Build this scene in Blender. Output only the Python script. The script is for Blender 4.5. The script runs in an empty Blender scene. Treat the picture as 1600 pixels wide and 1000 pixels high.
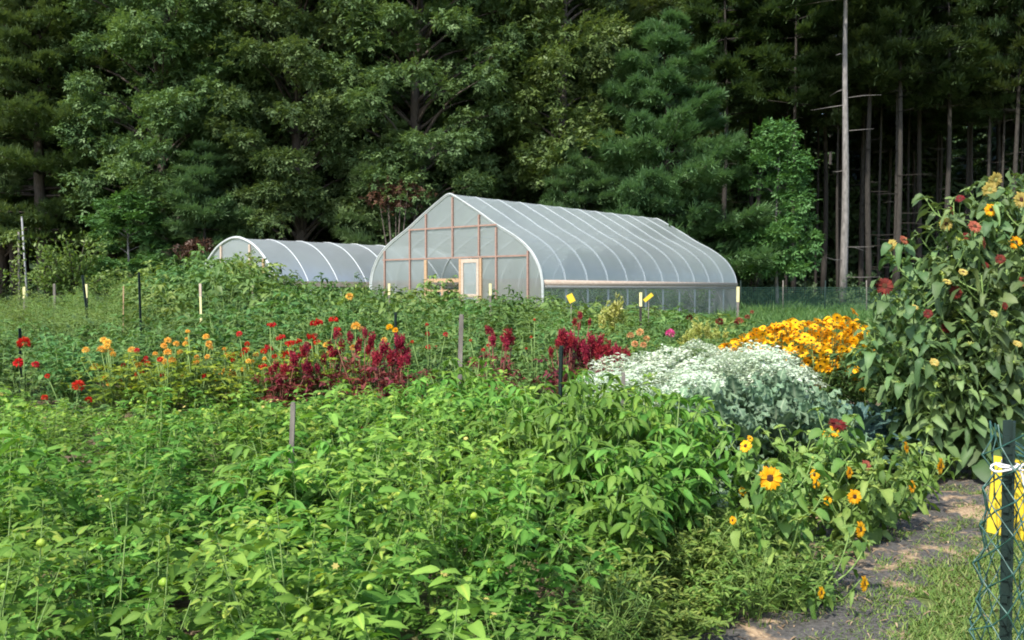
import bpy, math, random
import numpy as np
from mathutils import Vector, Matrix

R = math.radians
SC = bpy.context.scene
COL = SC.collection

# ------------------------------------------------------------------ camera, sky, sun, exposure
F_PX = 1425.0                       # focal length in photo pixels (photo 1600 x 1000)
EYE = 1.65
PITCH = math.atan(45 / F_PX)        # looking slightly down: horizon at y = 455
cam_d = bpy.data.cameras.new('camera'); cam_d.sensor_width = 36; cam_d.lens = 36 * F_PX / 1600
cam_d.clip_end = 2000; cam_d.clip_start = 0.05
cam = bpy.data.objects.new('camera', cam_d); COL.objects.link(cam)
cam.location = (0, 0, EYE); cam.rotation_euler = (math.pi / 2 - PITCH, 0, 0)
SC.camera = cam

SUN = Vector((-0.50, -0.80, 1.05)).normalized()          # towards the sun: high, from the left, a little behind the camera
W = bpy.data.worlds.new('World'); SC.world = W; W.use_nodes = True
wn = W.node_tree.nodes; wl = W.node_tree.links
sky = wn.new('ShaderNodeTexSky'); sky.sky_type = 'NISHITA'; sky.sun_disc = False
sky.sun_elevation = math.asin(SUN.z); sky.sun_rotation = math.atan2(SUN.x, SUN.y)
sky.air_density = 1.0; sky.dust_density = 1.5
wn['Background'].inputs['Strength'].default_value = 0.15
wl.new(sky.outputs[0], wn['Background'].inputs['Color'])
sl = bpy.data.lights.new('sun', 'SUN'); sl.energy = 3.1; sl.angle = R(0.55); sl.color = (1.0, 0.95, 0.86)
so = bpy.data.objects.new('sun', sl); COL.objects.link(so); so.location = (-20, -10, 40)
so.rotation_euler = SUN.to_track_quat('Z', 'Y').to_euler()

SC.view_settings.view_transform = 'Standard'; SC.view_settings.look = 'None'
SC.view_settings.exposure = 1.12; SC.view_settings.gamma = 1.0
SC.render.engine = 'CYCLES'
cy = SC.cycles
cy.max_bounces = 8; cy.diffuse_bounces = 5; cy.glossy_bounces = 2; cy.transmission_bounces = 4; cy.transparent_max_bounces = 8
cy.caustics_reflective = False; cy.caustics_refractive = False
cy.use_denoising = True
cy.use_adaptive_sampling = True; cy.adaptive_threshold = 0.015
SC.render.filter_size = 1.5
try: cy.pixel_filter_type = 'BLACKMAN_HARRIS'; cy.filter_width = 1.9
except Exception: pass

# ------------------------------------------------------------------ helpers
def rng_of(s): return np.random.default_rng(s)

def P(px, py, d):
    """photo pixel at depth d (metres along +Y) -> world point"""
    u = (px - 800) / F_PX; v = (500 - py) / F_PX
    dy = math.cos(PITCH) + v * math.sin(PITCH); dz = -math.sin(PITCH) + v * math.cos(PITCH)
    s = d / dy
    return np.array([u * s, d, EYE + dz * s])

def X(px, d): return (px - 800) / F_PX * d

def sstep(a, b, x):
    t = np.clip((x - a) / (b - a), 0, 1); return t * t * (3 - 2 * t)

def gz(x, y):
    return 0.5 * sstep(4, 26, y) + 0.5 * sstep(36, 48, y) + 0.4 * sstep(50, 90, y)

def nrm(a): return a / (np.linalg.norm(a, axis=-1, keepdims=True) + 1e-9)

def frames(d, up):
    x = nrm(d); y = nrm(np.cross(up, x)); z = np.cross(x, y)
    return np.stack([x, y, z], axis=-1)

class MB:
    def __init__(s): s.V = []; s.F = []; s.T = []; s.M = []; s.n = 0
    def raw(s, V, F, t=0.5, m=0):
        V = np.asarray(V, dtype=np.float64).reshape(-1, 3); F = np.asarray(F, dtype=np.int64).reshape(-1, 3)
        s.V.append(V); s.F.append(F + s.n); s.T.append(np.broadcast_to(np.asarray(t, dtype=np.float64), (len(V),)).copy())
        s.M.append(np.full(len(F), m, dtype=np.int32)); s.n += len(V); return s
    def scatter(s, T, pos, fr, scale, tint, m=0):
        V, F, tv = T
        pos = np.asarray(pos); n = len(pos)
        if n == 0: return s
        scale = np.asarray(scale, dtype=float)
        if scale.ndim == 1: scale = np.repeat(scale[:, None], 3, 1)
        A = V[None] * scale[:, None, :]
        Wd = np.einsum('nij,nkj->nki', fr, A) + pos[:, None, :]
        k = len(V)
        FF = (F[None] + (np.arange(n) * k)[:, None, None]).reshape(-1, 3)
        tt = (np.asarray(tint)[:, None] + tv[None]).reshape(-1)
        return s.raw(Wd.reshape(-1, 3), FF, tt, m)
    def tube(s, pts, rad, sides=5, t=0.5, m=0, cap=True):
        pts = np.asarray(pts, dtype=float); k = len(pts)
        rad = np.broadcast_to(np.asarray(rad, dtype=float), (k,))
        tan = np.gradient(pts, axis=0); tan = nrm(tan)
        ref = np.array([0, 0, 1.0]) if abs(tan[0][2]) < 0.9 else np.array([1.0, 0, 0])
        V = []
        for i in range(k):
            a = np.cross(ref, tan[i]); 
            if np.linalg.norm(a) < 1e-3: a = np.cross(np.array([0.3, 1, 0.2]), tan[i])
            a = nrm(a); b = np.cross(tan[i], a)
            ang = np.arange(sides) * 2 * math.pi / sides
            V.append(pts[i] + rad[i] * (np.cos(ang)[:, None] * a + np.sin(ang)[:, None] * b))
        V = np.concatenate(V); Fc = []
        for i in range(k - 1):
            for j in range(sides):
                a = i * sides + j; b = i * sides + (j + 1) % sides; c = a + sides; e = b + sides
                Fc += [(a, b, e), (a, e, c)]
        if cap:
            V = np.vstack([V, pts[0], pts[-1]]); c0 = k * sides; c1 = c0 + 1
            for j in range(sides):
                Fc.append((c0, (j + 1) % sides, j)); Fc.append((c1, (k - 1) * sides + j, (k - 1) * sides + (j + 1) % sides))
        return s.raw(V, Fc, t, m)
    def bar(s, p, q, w, h, up=(0, 0, 1), t=0.5, m=0):
        """rectangular timber from p to q, w across, h along up"""
        p = np.asarray(p, float); q = np.asarray(q, float); d = nrm(q - p)
        up = np.asarray(up, float); sd = nrm(np.cross(d, up)); u2 = np.cross(sd, d)
        V = []
        for e in (p, q):
            for a, b in ((-1, -1), (1, -1), (1, 1), (-1, 1)): V.append(e + sd * a * w / 2 + u2 * b * h / 2)
        Fq = [(0, 1, 2, 3), (7, 6, 5, 4), (0, 4, 5, 1), (1, 5, 6, 2), (2, 6, 7, 3), (3, 7, 4, 0)]
        Fc = []
        for a, b, c, e in Fq: Fc += [(a, b, c), (a, c, e)]
        return s.raw(V, Fc, t, m)
    def grid(s, G, t=0.5, m=0):
        """G (a,b,3) grid of points"""
        a, b, _ = G.shape; idx = np.arange(a * b).reshape(a, b)
        q = np.stack([idx[:-1, :-1], idx[1:, :-1], idx[1:, 1:], idx[:-1, 1:]], -1).reshape(-1, 4)
        Fc = np.concatenate([q[:, [0, 1, 2]], q[:, [0, 2, 3]]])
        tt = t if np.ndim(t) == 0 else np.asarray(t).reshape(-1)
        return s.raw(G.reshape(-1, 3), Fc, tt, m)
    def mesh(s, name, mats, smooth=True):
        me = bpy.data.meshes.new(name)
        V = np.concatenate(s.V); Fc = np.concatenate(s.F); T = np.concatenate(s.T); M = np.concatenate(s.M)
        me.vertices.add(len(V)); me.vertices.foreach_set('co', V.astype(np.float32).ravel())
        me.loops.add(len(Fc) * 3); me.loops.foreach_set('vertex_index', Fc.astype(np.int32).ravel())
        me.polygons.add(len(Fc)); me.polygons.foreach_set('loop_start', (np.arange(len(Fc)) * 3).astype(np.int32))
        me.polygons.foreach_set('loop_total', np.full(len(Fc), 3, dtype=np.int32))
        me.polygons.foreach_set('material_index', M)
        me.polygons.foreach_set('use_smooth', np.full(len(Fc), smooth, dtype=bool))
        for m in (mats if isinstance(mats, (list, tuple)) else [mats]): me.materials.append(m)
        at = me.attributes.new('tint', 'FLOAT', 'POINT'); at.data.foreach_set('value', T.astype(np.float32))
        me.update(calc_edges=True); me.validate()
        return me
    def build(s, name, mats, parent=None, smooth=True):
        return link(name, s.mesh(name, mats, smooth), parent)

def link(name, data, parent=None):
    o = bpy.data.objects.new(name, data); COL.objects.link(o)
    if parent is not None: o.parent = parent
    return o

def tag(o, label=None, cat=None, group=None, kind=None):
    if label: o['label'] = label
    if cat: o['category'] = cat
    if group: o['group'] = group
    if kind: o['kind'] = kind
    return o

def thing(name, label, cat, loc=(0, 0, 0), rz=0, group=None):
    o = bpy.data.objects.new(name, None); COL.objects.link(o); o.empty_display_size = 0.1
    o.location = loc; o.rotation_euler = (0, 0, rz)
    return tag(o, label, cat, group)

def copy_tree(root, loc, rz=0, sc=1.0, label=None, group=None):
    def cp(o, parent):
        c = o.copy(); COL.objects.link(c)
        if parent is not None: c.parent = parent
        for ch in list(o.children): cp(ch, c)
        return c
    c = cp(root, None); c.location = loc; c.rotation_euler = (0, 0, rz)
    c.scale = (sc, sc, sc) if np.ndim(sc) == 0 else sc
    if label: c['label'] = label
    if group: c['group'] = group
    return c

# ------------------------------------------------------------------ materials
def newmat(name):
    m = bpy.data.materials.new(name); m.use_nodes = True
    nt = m.node_tree; nt.nodes.clear()
    out = nt.nodes.new('ShaderNodeOutputMaterial')
    return m, nt, out

def ramp(nt, src, stops):
    r = nt.nodes.new('ShaderNodeValToRGB'); e = r.color_ramp.elements
    while len(e) < len(stops): e.new(0.5)
    for i, (p, c) in enumerate(stops): e[i].position = p; e[i].color = (*c, 1)
    nt.links.new(src, r.inputs[0]); return r.outputs[0]

def leaf_mat(name, stops, transl=0.35, rough=0.5, spec=0.3, tcol=(1.25, 1.2, 0.55), vary=0.25, hue=0.02):
    m, nt, out = newmat(name); N = nt.nodes; L = nt.links
    at = N.new('ShaderNodeAttribute'); at.attribute_name = 'tint'
    c = ramp(nt, at.outputs['Fac'], stops)
    oi = N.new('ShaderNodeObjectInfo')
    mr = N.new('ShaderNodeMapRange'); mr.inputs[3].default_value = 1 - vary; mr.inputs[4].default_value = 1 + vary
    L.new(oi.outputs['Random'], mr.inputs[0])
    mh = N.new('ShaderNodeMapRange'); mh.inputs[3].default_value = 0.5 - hue; mh.inputs[4].default_value = 0.5 + hue
    mul = N.new('ShaderNodeMath'); mul.operation = 'MULTIPLY'; mul.inputs[1].default_value = 7.31
    fr = N.new('ShaderNodeMath'); fr.operation = 'FRACT'
    L.new(oi.outputs['Random'], mul.inputs[0]); L.new(mul.outputs[0], fr.inputs[0]); L.new(fr.outputs[0], mh.inputs[0])
    hs = N.new('ShaderNodeHueSaturation'); L.new(c, hs.inputs['Color']); L.new(mr.outputs[0], hs.inputs['Value']); L.new(mh.outputs[0], hs.inputs['Hue'])
    pb = N.new('ShaderNodeBsdfPrincipled'); pb.inputs['Roughness'].default_value = rough
    pb.inputs['Specular IOR Level'].default_value = spec
    L.new(hs.outputs[0], pb.inputs['Base Color'])
    tc = N.new('ShaderNodeMixRGB'); tc.blend_type = 'MULTIPLY'; tc.inputs[0].default_value = 1; tc.inputs[2].default_value = (*tcol, 1)
    L.new(hs.outputs[0], tc.inputs[1])
    tr = N.new('ShaderNodeBsdfTranslucent'); L.new(tc.outputs[0], tr.inputs['Color'])
    mx = N.new('ShaderNodeMixShader'); mx.inputs[0].default_value = transl
    L.new(pb.outputs[0], mx.inputs[1]); L.new(tr.outputs[0], mx.inputs[2]); L.new(mx.outputs[0], out.inputs[0])
    return m

def plain_mat(name, c1, c2, scale=8.0, rough=0.7, spec=0.3, stretch=(1, 1, 1), bump=0.0, detail=4, metal=0.0, obj=True):
    m, nt, out = newmat(name); N = nt.nodes; L = nt.links
    tc = N.new('ShaderNodeTexCoord'); mp = N.new('ShaderNodeMapping'); mp.inputs['Scale'].default_value = stretch
    L.new(tc.outputs['Object'], mp.inputs[0])
    nz = N.new('ShaderNodeTexNoise'); nz.inputs['Scale'].default_value = scale; nz.inputs['Detail'].default_value = detail
    L.new(mp.outputs[0], nz.inputs['Vector'])
    c = ramp(nt, nz.outputs['Fac'], [(0.3, c1), (0.7, c2)])
    pb = N.new('ShaderNodeBsdfPrincipled'); pb.inputs['Roughness'].default_value = rough
    pb.inputs['Specular IOR Level'].default_value = spec; pb.inputs['Metallic'].default_value = metal
    L.new(c, pb.inputs['Base Color'])
    if bump > 0:
        b = N.new('ShaderNodeBump'); b.inputs['Strength'].default_value = bump; b.inputs['Distance'].default_value = 0.02
        L.new(nz.outputs['Fac'], b.inputs['Height']); L.new(b.outputs[0], pb.inputs['Normal'])
    L.new(pb.outputs[0], out.inputs[0])
    return m

M = {}
def G3(d, m, l): return [(0.0, d), (0.5, m), (1.0, l)]
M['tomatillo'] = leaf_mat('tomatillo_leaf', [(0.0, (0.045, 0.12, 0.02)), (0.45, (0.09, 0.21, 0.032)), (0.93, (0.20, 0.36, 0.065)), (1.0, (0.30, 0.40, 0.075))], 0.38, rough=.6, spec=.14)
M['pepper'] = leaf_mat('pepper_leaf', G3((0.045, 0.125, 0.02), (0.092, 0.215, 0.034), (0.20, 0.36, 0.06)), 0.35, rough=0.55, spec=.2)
M['mid'] = leaf_mat('midbed_leaf', G3((0.045, 0.10, 0.028), (0.08, 0.165, 0.042), (0.15, 0.25, 0.07)), 0.3)
M['midpale'] = leaf_mat('midbed_pale_leaf', G3((0.07, 0.13, 0.03), (0.13, 0.21, 0.05), (0.21, 0.29, 0.08)), 0.3)
M['marigold_leaf'] = leaf_mat('marigold_leaf', G3((0.06, 0.13, 0.015), (0.15, 0.24, 0.025), (0.30, 0.37, 0.04)), 0.35)
M['amar_leaf'] = leaf_mat('amaranth_leaf', G3((0.06, 0.012, 0.014), (0.13, 0.022, 0.026), (0.2, 0.06, 0.04)), 0.25, tcol=(1.2, .6, .6))
M['sun_leaf'] = leaf_mat('sunflower_leaf', G3((0.06, 0.13, 0.025), (0.13, 0.235, 0.045), (0.26, 0.36, 0.09)), 0.3, rough=0.6)
M['sun_leaf_tall'] = leaf_mat('tall_sunflower_leaf', G3((0.04, 0.08, 0.027), (0.082, 0.142, 0.05), (0.17, 0.25, 0.085)), 0.22, rough=0.55)
M['kale'] = leaf_mat('kale_leaf', G3((0.10, 0.175, 0.10), (0.175, 0.27, 0.16), (0.35, 0.44, 0.28)), 0.15, rough=0.6, spec=.15, tcol=(1, 1.1, .7))
M['kale_dark'] = leaf_mat('dark_kale_leaf', G3((0.03, 0.065, 0.06), (0.05, 0.10, 0.09), (0.13, 0.2, 0.16)), 0.12, rough=0.5, tcol=(1, 1.1, .7))
M['bract'] = leaf_mat('white_bract', G3((0.24, 0.36, 0.19), (0.52, 0.62, 0.45), (0.66, 0.72, 0.58)), 0.25, tcol=(1, 1, .85), vary=0.06)
M['susan_leaf'] = leaf_mat('coneflower_leaf', G3((0.03, 0.07, 0.02), (0.06, 0.12, 0.03), (0.11, 0.18, 0.05)), 0.25)
M['weed'] = leaf_mat('weed_leaf', G3((0.05, 0.115, 0.02), (0.12, 0.21, 0.038), (0.24, 0.31, 0.08)), 0.35)
M['straw'] = leaf_mat('straw', G3((0.12, 0.08, 0.045), (0.30, 0.22, 0.12), (0.48, 0.38, 0.22)), 0.1, tcol=(1, 1, 1))
M['grass'] = leaf_mat('grass_blade', G3((0.08, 0.14, 0.028), (0.15, 0.22, 0.045), (0.30, 0.30, 0.11)), 0.3)
M['lime'] = leaf_mat('lime_plume', G3((0.3, 0.33, 0.06), (0.45, 0.47, 0.12), (0.6, 0.6, 0.25)), 0.3, tcol=(1, 1, .6), vary=.1)
M['lime_bud'] = leaf_mat('bud', G3((0.10, 0.18, 0.03), (0.2, 0.3, 0.05), (0.34, 0.42, 0.09)), 0.2)
M['stem'] = plain_mat('green_stem', (0.10, 0.18, 0.04), (0.19, 0.28, 0.08), 20, 0.6)
M['redstem'] = plain_mat('red_stem', (0.12, 0.04, 0.03), (0.22, 0.09, 0.05), 20, 0.6)
def petal(name, d, m_, l, tr=0.3): return leaf_mat(name, G3(d, m_, l), tr, rough=0.6, spec=0.15, tcol=(1, 1, 1), vary=0.08, hue=0.008)
M['yellow'] = petal('yellow_petal', (0.62, 0.24, 0.006), (0.82, 0.42, 0.01), (0.9, 0.58, 0.04))
M['gold'] = petal('gold_petal', (0.76, 0.31, 0.006), (0.93, 0.50, 0.012), (0.95, 0.57, 0.03))
M['pale'] = petal('pale_petal', (0.34, 0.28, 0.06), (0.50, 0.40, 0.10), (0.60, 0.50, 0.18))
M['coral'] = petal('coral_petal', (0.20, 0.045, 0.03), (0.32, 0.09, 0.055), (0.44, 0.18, 0.09))
M['maroon'] = petal('maroon_petal', (0.06, 0.010, 0.010), (0.13, 0.018, 0.015), (0.22, 0.03, 0.02))
M['red'] = petal('red_petal', (0.38, 0.008, 0.014), (0.58, 0.014, 0.02), (0.72, 0.05, 0.03))
M['orange'] = petal('orange_petal', (0.70, 0.30, 0.03), (0.84, 0.50, 0.08), (0.9, 0.62, 0.18))
M['peach'] = petal('peach_petal', (0.45, 0.2, 0.08), (0.6, 0.32, 0.14), (0.7, 0.45, 0.2))
M['pink'] = petal('pink_petal', (0.5, 0.03, 0.2), (0.68, 0.06, 0.3), (0.75, 0.2, 0.4))
M['burgundy'] = petal('burgundy_plume', (0.12, 0.012, 0.022), (0.29, 0.020, 0.040), (0.52, 0.06, 0.09), 0.3)
M['disc'] = plain_mat('brown_disc', (0.035, 0.012, 0.006), (0.12, 0.05, 0.02), 60, 0.9, bump=0.6)
M['disc_green'] = plain_mat('green_disc', (0.25, 0.26, 0.06), (0.45, 0.42, 0.14), 60, 0.9, bump=0.6)
M['fruit'] = leaf_mat('husk', G3((0.18, 0.32, 0.03), (0.28, 0.45, 0.05), (0.42, 0.52, 0.09)), 0.3, vary=.15)
# trees
M['oak'] = leaf_mat('broad_tree_leaf', G3((0.064, 0.118, 0.046), (0.113, 0.188, 0.070), (0.172, 0.252, 0.092)), 0.3, vary=0.13, spec=.2)
M['oak_yellow'] = leaf_mat('yellowish_tree_leaf', G3((0.072, 0.118, 0.036), (0.128, 0.185, 0.055), (0.19, 0.245, 0.075)), 0.28, vary=0.1)
M['bright'] = leaf_mat('young_tree_leaf', G3((0.055, 0.12, 0.035), (0.10, 0.195, 0.055), (0.165, 0.27, 0.08)), 0.3, vary=0.1)
M['pine'] = leaf_mat('pine_needles', G3((0.075, 0.138, 0.06), (0.125, 0.21, 0.085), (0.175, 0.26, 0.105)), 0.25, vary=0.1, tcol=(1, 1.1, .7))
M['hemlock'] = leaf_mat('dark_needles', G3((0.065, 0.11, 0.044), (0.115, 0.175, 0.066), (0.17, 0.235, 0.085)), 0.25, vary=0.15)
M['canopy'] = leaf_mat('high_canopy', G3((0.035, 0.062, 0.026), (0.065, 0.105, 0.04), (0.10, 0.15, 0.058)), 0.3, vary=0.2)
M['olive'] = leaf_mat('fruit_tree_leaf', G3((0.085, 0.15, 0.035), (0.15, 0.235, 0.055), (0.24, 0.32, 0.09)), 0.3)
M['dead'] = leaf_mat('dry_brown_leaf', G3((0.035, 0.016, 0.010), (0.07, 0.03, 0.018), (0.13, 0.055, 0.032)), 0.2, tcol=(1, 1, 1))
M['bark'] = plain_mat('bark', (0.05, 0.042, 0.035), (0.12, 0.10, 0.085), 9, 0.9, 0.1, (3, 3, 0.5), 0.6)
M['bark_dark'] = plain_mat('dark_bark', (0.026, 0.024, 0.021), (0.062, 0.056, 0.049), 9, 0.9, 0.1, (3, 3, 0.5), 0.6)
M['bark_pale'] = plain_mat('pale_bark', (0.13, 0.122, 0.115), (0.25, 0.235, 0.222), 5, 0.9, 0.1, (2, 2, 0.7), 0.5)
# hard things
M['channel'] = plain_mat('channel_strip', (0.30, 0.33, 0.32), (0.44, 0.47, 0.46), 2, 0.5, 0.4)
M['wood'] = plain_mat('new_timber', (0.34, 0.215, 0.125), (0.46, 0.31, 0.19), 6, 0.7, 0.2, (1, 1, 6))
M['redwood'] = plain_mat('reddish_timber', (0.24, 0.15, 0.12), (0.33, 0.215, 0.17), 6, 0.75, 0.2, (1, 1, 4))
M['palewood'] = plain_mat('pale_timber', (0.40, 0.31, 0.24), (0.50, 0.41, 0.33), 6, 0.7, 0.2, (1, 1, 4))
M['greywood'] = plain_mat('weathered_timber', (0.11, 0.10, 0.088), (0.21, 0.19, 0.165), 10, 0.85, 0.1, (2, 2, 0.6), 0.4)
M['steel'] = plain_mat('galvanised_tube', (0.36, 0.39, 0.39), (0.46, 0.49, 0.49), 5, 0.5, 0.4, metal=0.0)
M['tpost'] = plain_mat('green_paint', (0.004, 0.014, 0.011), (0.007, 0.022, 0.018), 30, 0.6, 0.3)
M['net'] = plain_mat('green_netting', (0.014, 0.055, 0.042), (0.03, 0.095, 0.074), 30, 0.35, 0.5)
M['string'] = plain_mat('white_string', (0.62, 0.62, 0.62), (0.8, 0.8, 0.8), 90, 0.8, 0.2)
M['sign'] = plain_mat('yellow_plastic', (0.60, 0.42, 0.02), (0.68, 0.49, 0.03), 4, 0.4, 0.5)
M['cream'] = plain_mat('pale_yellow_paint', (0.62, 0.56, 0.26), (0.72, 0.66, 0.36), 8, 0.6, 0.3)
M['whitepole'] = plain_mat('white_pole', (0.20, 0.20, 0.20), (0.3, 0.3, 0.3), 12, 0.5, 0.3)

def film_mat(name, col, alpha, gloss=0.10, transl=0.45, fres=0.16, grough=0.4):
    m, nt, out = newmat(name); N = nt.nodes; L = nt.links
    tc = N.new('ShaderNodeTexCoord'); nz = N.new('ShaderNodeTexNoise'); nz.inputs['Scale'].default_value = 0.7; nz.inputs['Detail'].default_value = 5
    mp = N.new('ShaderNodeMapping'); mp.inputs['Scale'].default_value = (1, 1, .45)
    L.new(tc.outputs['Object'], mp.inputs[0]); L.new(mp.outputs[0], nz.inputs['Vector'])
    c = ramp(nt, nz.outputs['Fac'], [(0.3, tuple(x * 0.85 for x in col)), (0.7, col)])
    df = N.new('ShaderNodeBsdfDiffuse'); L.new(c, df.inputs[0])
    tl = N.new('ShaderNodeBsdfTranslucent'); L.new(c, tl.inputs[0])
    a = N.new('ShaderNodeMixShader'); a.inputs[0].default_value = transl; L.new(df.outputs[0], a.inputs[1]); L.new(tl.outputs[0], a.inputs[2])
    tp = N.new('ShaderNodeBsdfTransparent'); tp.inputs[0].default_value = (0.93, 0.96, 0.97, 1)
    b = N.new('ShaderNodeMixShader'); b.inputs[0].default_value = alpha; L.new(tp.outputs[0], b.inputs[1]); L.new(a.outputs[0], b.inputs[2])
    gl = N.new('ShaderNodeBsdfGlossy'); gl.inputs['Roughness'].default_value = grough
    bp = N.new('ShaderNodeBump'); bp.inputs['Strength'].default_value = 0.5; bp.inputs['Distance'].default_value = 0.12
    L.new(nz.outputs['Fac'], bp.inputs['Height']); L.new(bp.outputs[0], gl.inputs['Normal'])
    lw = N.new('ShaderNodeLayerWeight'); lw.inputs[0].default_value = 0.35
    mm = N.new('ShaderNodeMath'); mm.operation = 'MULTIPLY_ADD'; mm.inputs[1].default_value = fres; mm.inputs[2].default_value = gloss * 0.4
    L.new(lw.outputs['Fresnel'], mm.inputs[0])
    g = N.new('ShaderNodeMixShader'); L.new(mm.outputs[0], g.inputs[0]); L.new(b.outputs[0], g.inputs[1]); L.new(gl.outputs[0], g.inputs[2])
    L.new(g.outputs[0], out.inputs[0]); return m
M['film'] = film_mat('greenhouse_film', (0.54, 0.60, 0.585), 0.55, fres=.12)
M['film_end'] = film_mat('end_wall_film', (0.47, 0.52, 0.50), 0.46)
M['film_low'] = film_mat('kick_panel_film', (0.38, 0.385, 0.365), 0.6)
M['screen'] = film_mat('side_screen', (0.42, 0.45, 0.42), 0.26, fres=.05)
M['film_clear'] = film_mat('small_house_film', (0.70, 0.76, 0.80), 0.66, gloss=0.2, fres=.35, grough=.3)

def ground_mat(name):
    m, nt, out = newmat(name); N = nt.nodes; L = nt.links
    tc = N.new('ShaderNodeTexCoord')
    n1 = N.new('ShaderNodeTexNoise'); n1.inputs['Scale'].default_value = 1.1; n1.inputs['Detail'].default_value = 6; L.new(tc.outputs['Object'], n1.inputs['Vector'])
    n2 = N.new('ShaderNodeTexNoise'); n2.inputs['Scale'].default_value = 30; n2.inputs['Detail'].default_value = 8; L.new(tc.outputs['Object'], n2.inputs['Vector'])
    soil = ramp(nt, n2.outputs['Fac'], [(0.3, (0.07, 0.05, 0.032)), (0.55, (0.15, 0.11, 0.07)), (0.75, (0.25, 0.19, 0.12))])
    grass = ramp(nt, n2.outputs['Fac'], [(0.3, (0.05, 0.085, 0.02)), (0.7, (0.13, 0.17, 0.05))])
    mask = ramp(nt, n1.outputs['Fac'], [(0.42, (0, 0, 0)), (0.58, (1, 1, 1))])
    mx = N.new('ShaderNodeMixRGB'); L.new(mask, mx.inputs[0]); L.new(soil, mx.inputs[1]); L.new(grass, mx.inputs[2])
    # forest floor: leaf litter beyond the field
    sp = N.new('ShaderNodeSeparateXYZ'); L.new(tc.outputs['Object'], sp.inputs[0])
    mg = N.new('ShaderNodeMapRange'); mg.inputs[1].default_value = 12; mg.inputs[2].default_value = 22; L.new(sp.outputs['Y'], mg.inputs[0])
    mq = N.new('ShaderNodeMixRGB'); L.new(mg.outputs[0], mq.inputs[0]); L.new(mx.outputs[0], mq.inputs[1]); L.new(grass, mq.inputs[2]); mx = mq
    mr = N.new('ShaderNodeMapRange'); mr.inputs[1].default_value = 43; mr.inputs[2].default_value = 48; L.new(sp.outputs['Y'], mr.inputs[0])
    lit = ramp(nt, n2.outputs['Fac'], [(0.3, (0.03, 0.02, 0.012)), (0.7, (0.085, 0.055, 0.033))])
    m2 = N.new('ShaderNodeMixRGB'); L.new(mr.outputs[0], m2.inputs[0]); L.new(mx.outputs[0], m2.inputs[1]); L.new(lit, m2.inputs[2])
    pb = N.new('ShaderNodeBsdfPrincipled'); pb.inputs['Roughness'].default_value = 0.95; pb.inputs['Specular IOR Level'].default_value = 0.1
    L.new(m2.outputs[0], pb.inputs['Base Color'])
    bp = N.new('ShaderNodeBump'); bp.inputs['Strength'].default_value = 0.7; bp.inputs['Distance'].default_value = 0.03
    L.new(n2.outputs['Fac'], bp.inputs['Height']); L.new(bp.outputs[0], pb.inputs['Normal'])
    L.new(pb.outputs[0], out.inputs[0]); return m

def path_mat(name):
    m, nt, out = newmat(name); N = nt.nodes; L = nt.links
    tc = N.new('ShaderNodeTexCoord')
    n1 = N.new('ShaderNodeTexNoise'); n1.inputs['Scale'].default_value = 1.9; n1.inputs['Detail'].default_value = 7; n1.inputs['Roughness'].default_value = .62
    L.new(tc.outputs['Object'], n1.inputs['Vector'])
    n2 = N.new('ShaderNodeTexNoise'); n2.inputs['Scale'].default_value = 45; n2.inputs['Detail'].default_value = 8; L.new(tc.outputs['Object'], n2.inputs['Vector'])
    fab = ramp(nt, n2.outputs['Fac'], [(0.3, (0.045, 0.042, 0.039)), (0.7, (0.12, 0.112, 0.102))])
    soil = ramp(nt, n2.outputs['Fac'], [(0.3, (0.24, 0.16, 0.095)), (0.55, (0.38, 0.27, 0.165)), (0.75, (0.50, 0.38, 0.245))])
    mask = ramp(nt, n1.outputs['Fac'], [(0.53, (0, 0, 0)), (0.585, (1, 1, 1))])
    mx = N.new('ShaderNodeMixRGB'); L.new(mask, mx.inputs[0]); L.new(fab, mx.inputs[1]); L.new(soil, mx.inputs[2])
    pb = N.new('ShaderNodeBsdfPrincipled'); pb.inputs['Roughness'].default_value = 0.85; pb.inputs['Specular IOR Level'].default_value = 0.2
    L.new(mx.outputs[0], pb.inputs['Base Color'])
    bp = N.new('ShaderNodeBump'); bp.inputs['Strength'].default_value = 0.8; bp.inputs['Distance'].default_value = 0.015
    L.new(n2.outputs['Fac'], bp.inputs['Height']); L.new(bp.outputs[0], pb.inputs['Normal'])
    L.new(pb.outputs[0], out.inputs[0]); return m
M['ground'] = ground_mat('soil_and_grass'); M['path'] = path_mat('weed_cloth_and_soil')

# ------------------------------------------------------------------ templates (x = along the leaf, z = up face)
def T_leaf(width=0.5, droop=0.25, fold=0.12, rows=(0, .18, .42, .7, 1.0), shape=None, wave=0.0, mid=0.18, sawt=0.0):
    V = []; tv = []; Fc = []
    sh = shape or (lambda t: math.sin(math.pi * min(1, t ** 0.75)) ** 0.9)
    prev = None
    for i, t in enumerate(rows):
        z = 0.18 * t - (droop + 0.18) * t * t; w = width / 2 * sh(t) * (1 + sawt * (-1) ** i)
        if w < 0.01:
            V.append((t, 0, z)); tv.append(mid); cur = (len(V) - 1,)
        else:
            wz = wave * math.sin(t * 14)
            V += [(t, w, z + fold * w * 2 + wz), (t, 0, z), (t, -w, z + fold * w * 2 - wz)]; tv += [0, mid, 0]
            cur = (len(V) - 3, len(V) - 2, len(V) - 1)
        if prev is not None:
            if len(prev) == 1 and len(cur) == 3: Fc += [(prev[0], cur[1], cur[0]), (prev[0], cur[2], cur[1])]
            elif len(prev) == 3 and len(cur) == 3:
                Fc += [(prev[0], prev[1], cur[1]), (prev[0], cur[1], cur[0]), (prev[1], prev[2], cur[2]), (prev[1], cur[2], cur[1])]
            elif len(prev) == 3: Fc += [(prev[0], prev[1], cur[0]), (prev[1], prev[2], cur[0])]
        prev = cur
    return np.array(V, float), np.array(Fc), np.array(tv)
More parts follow.
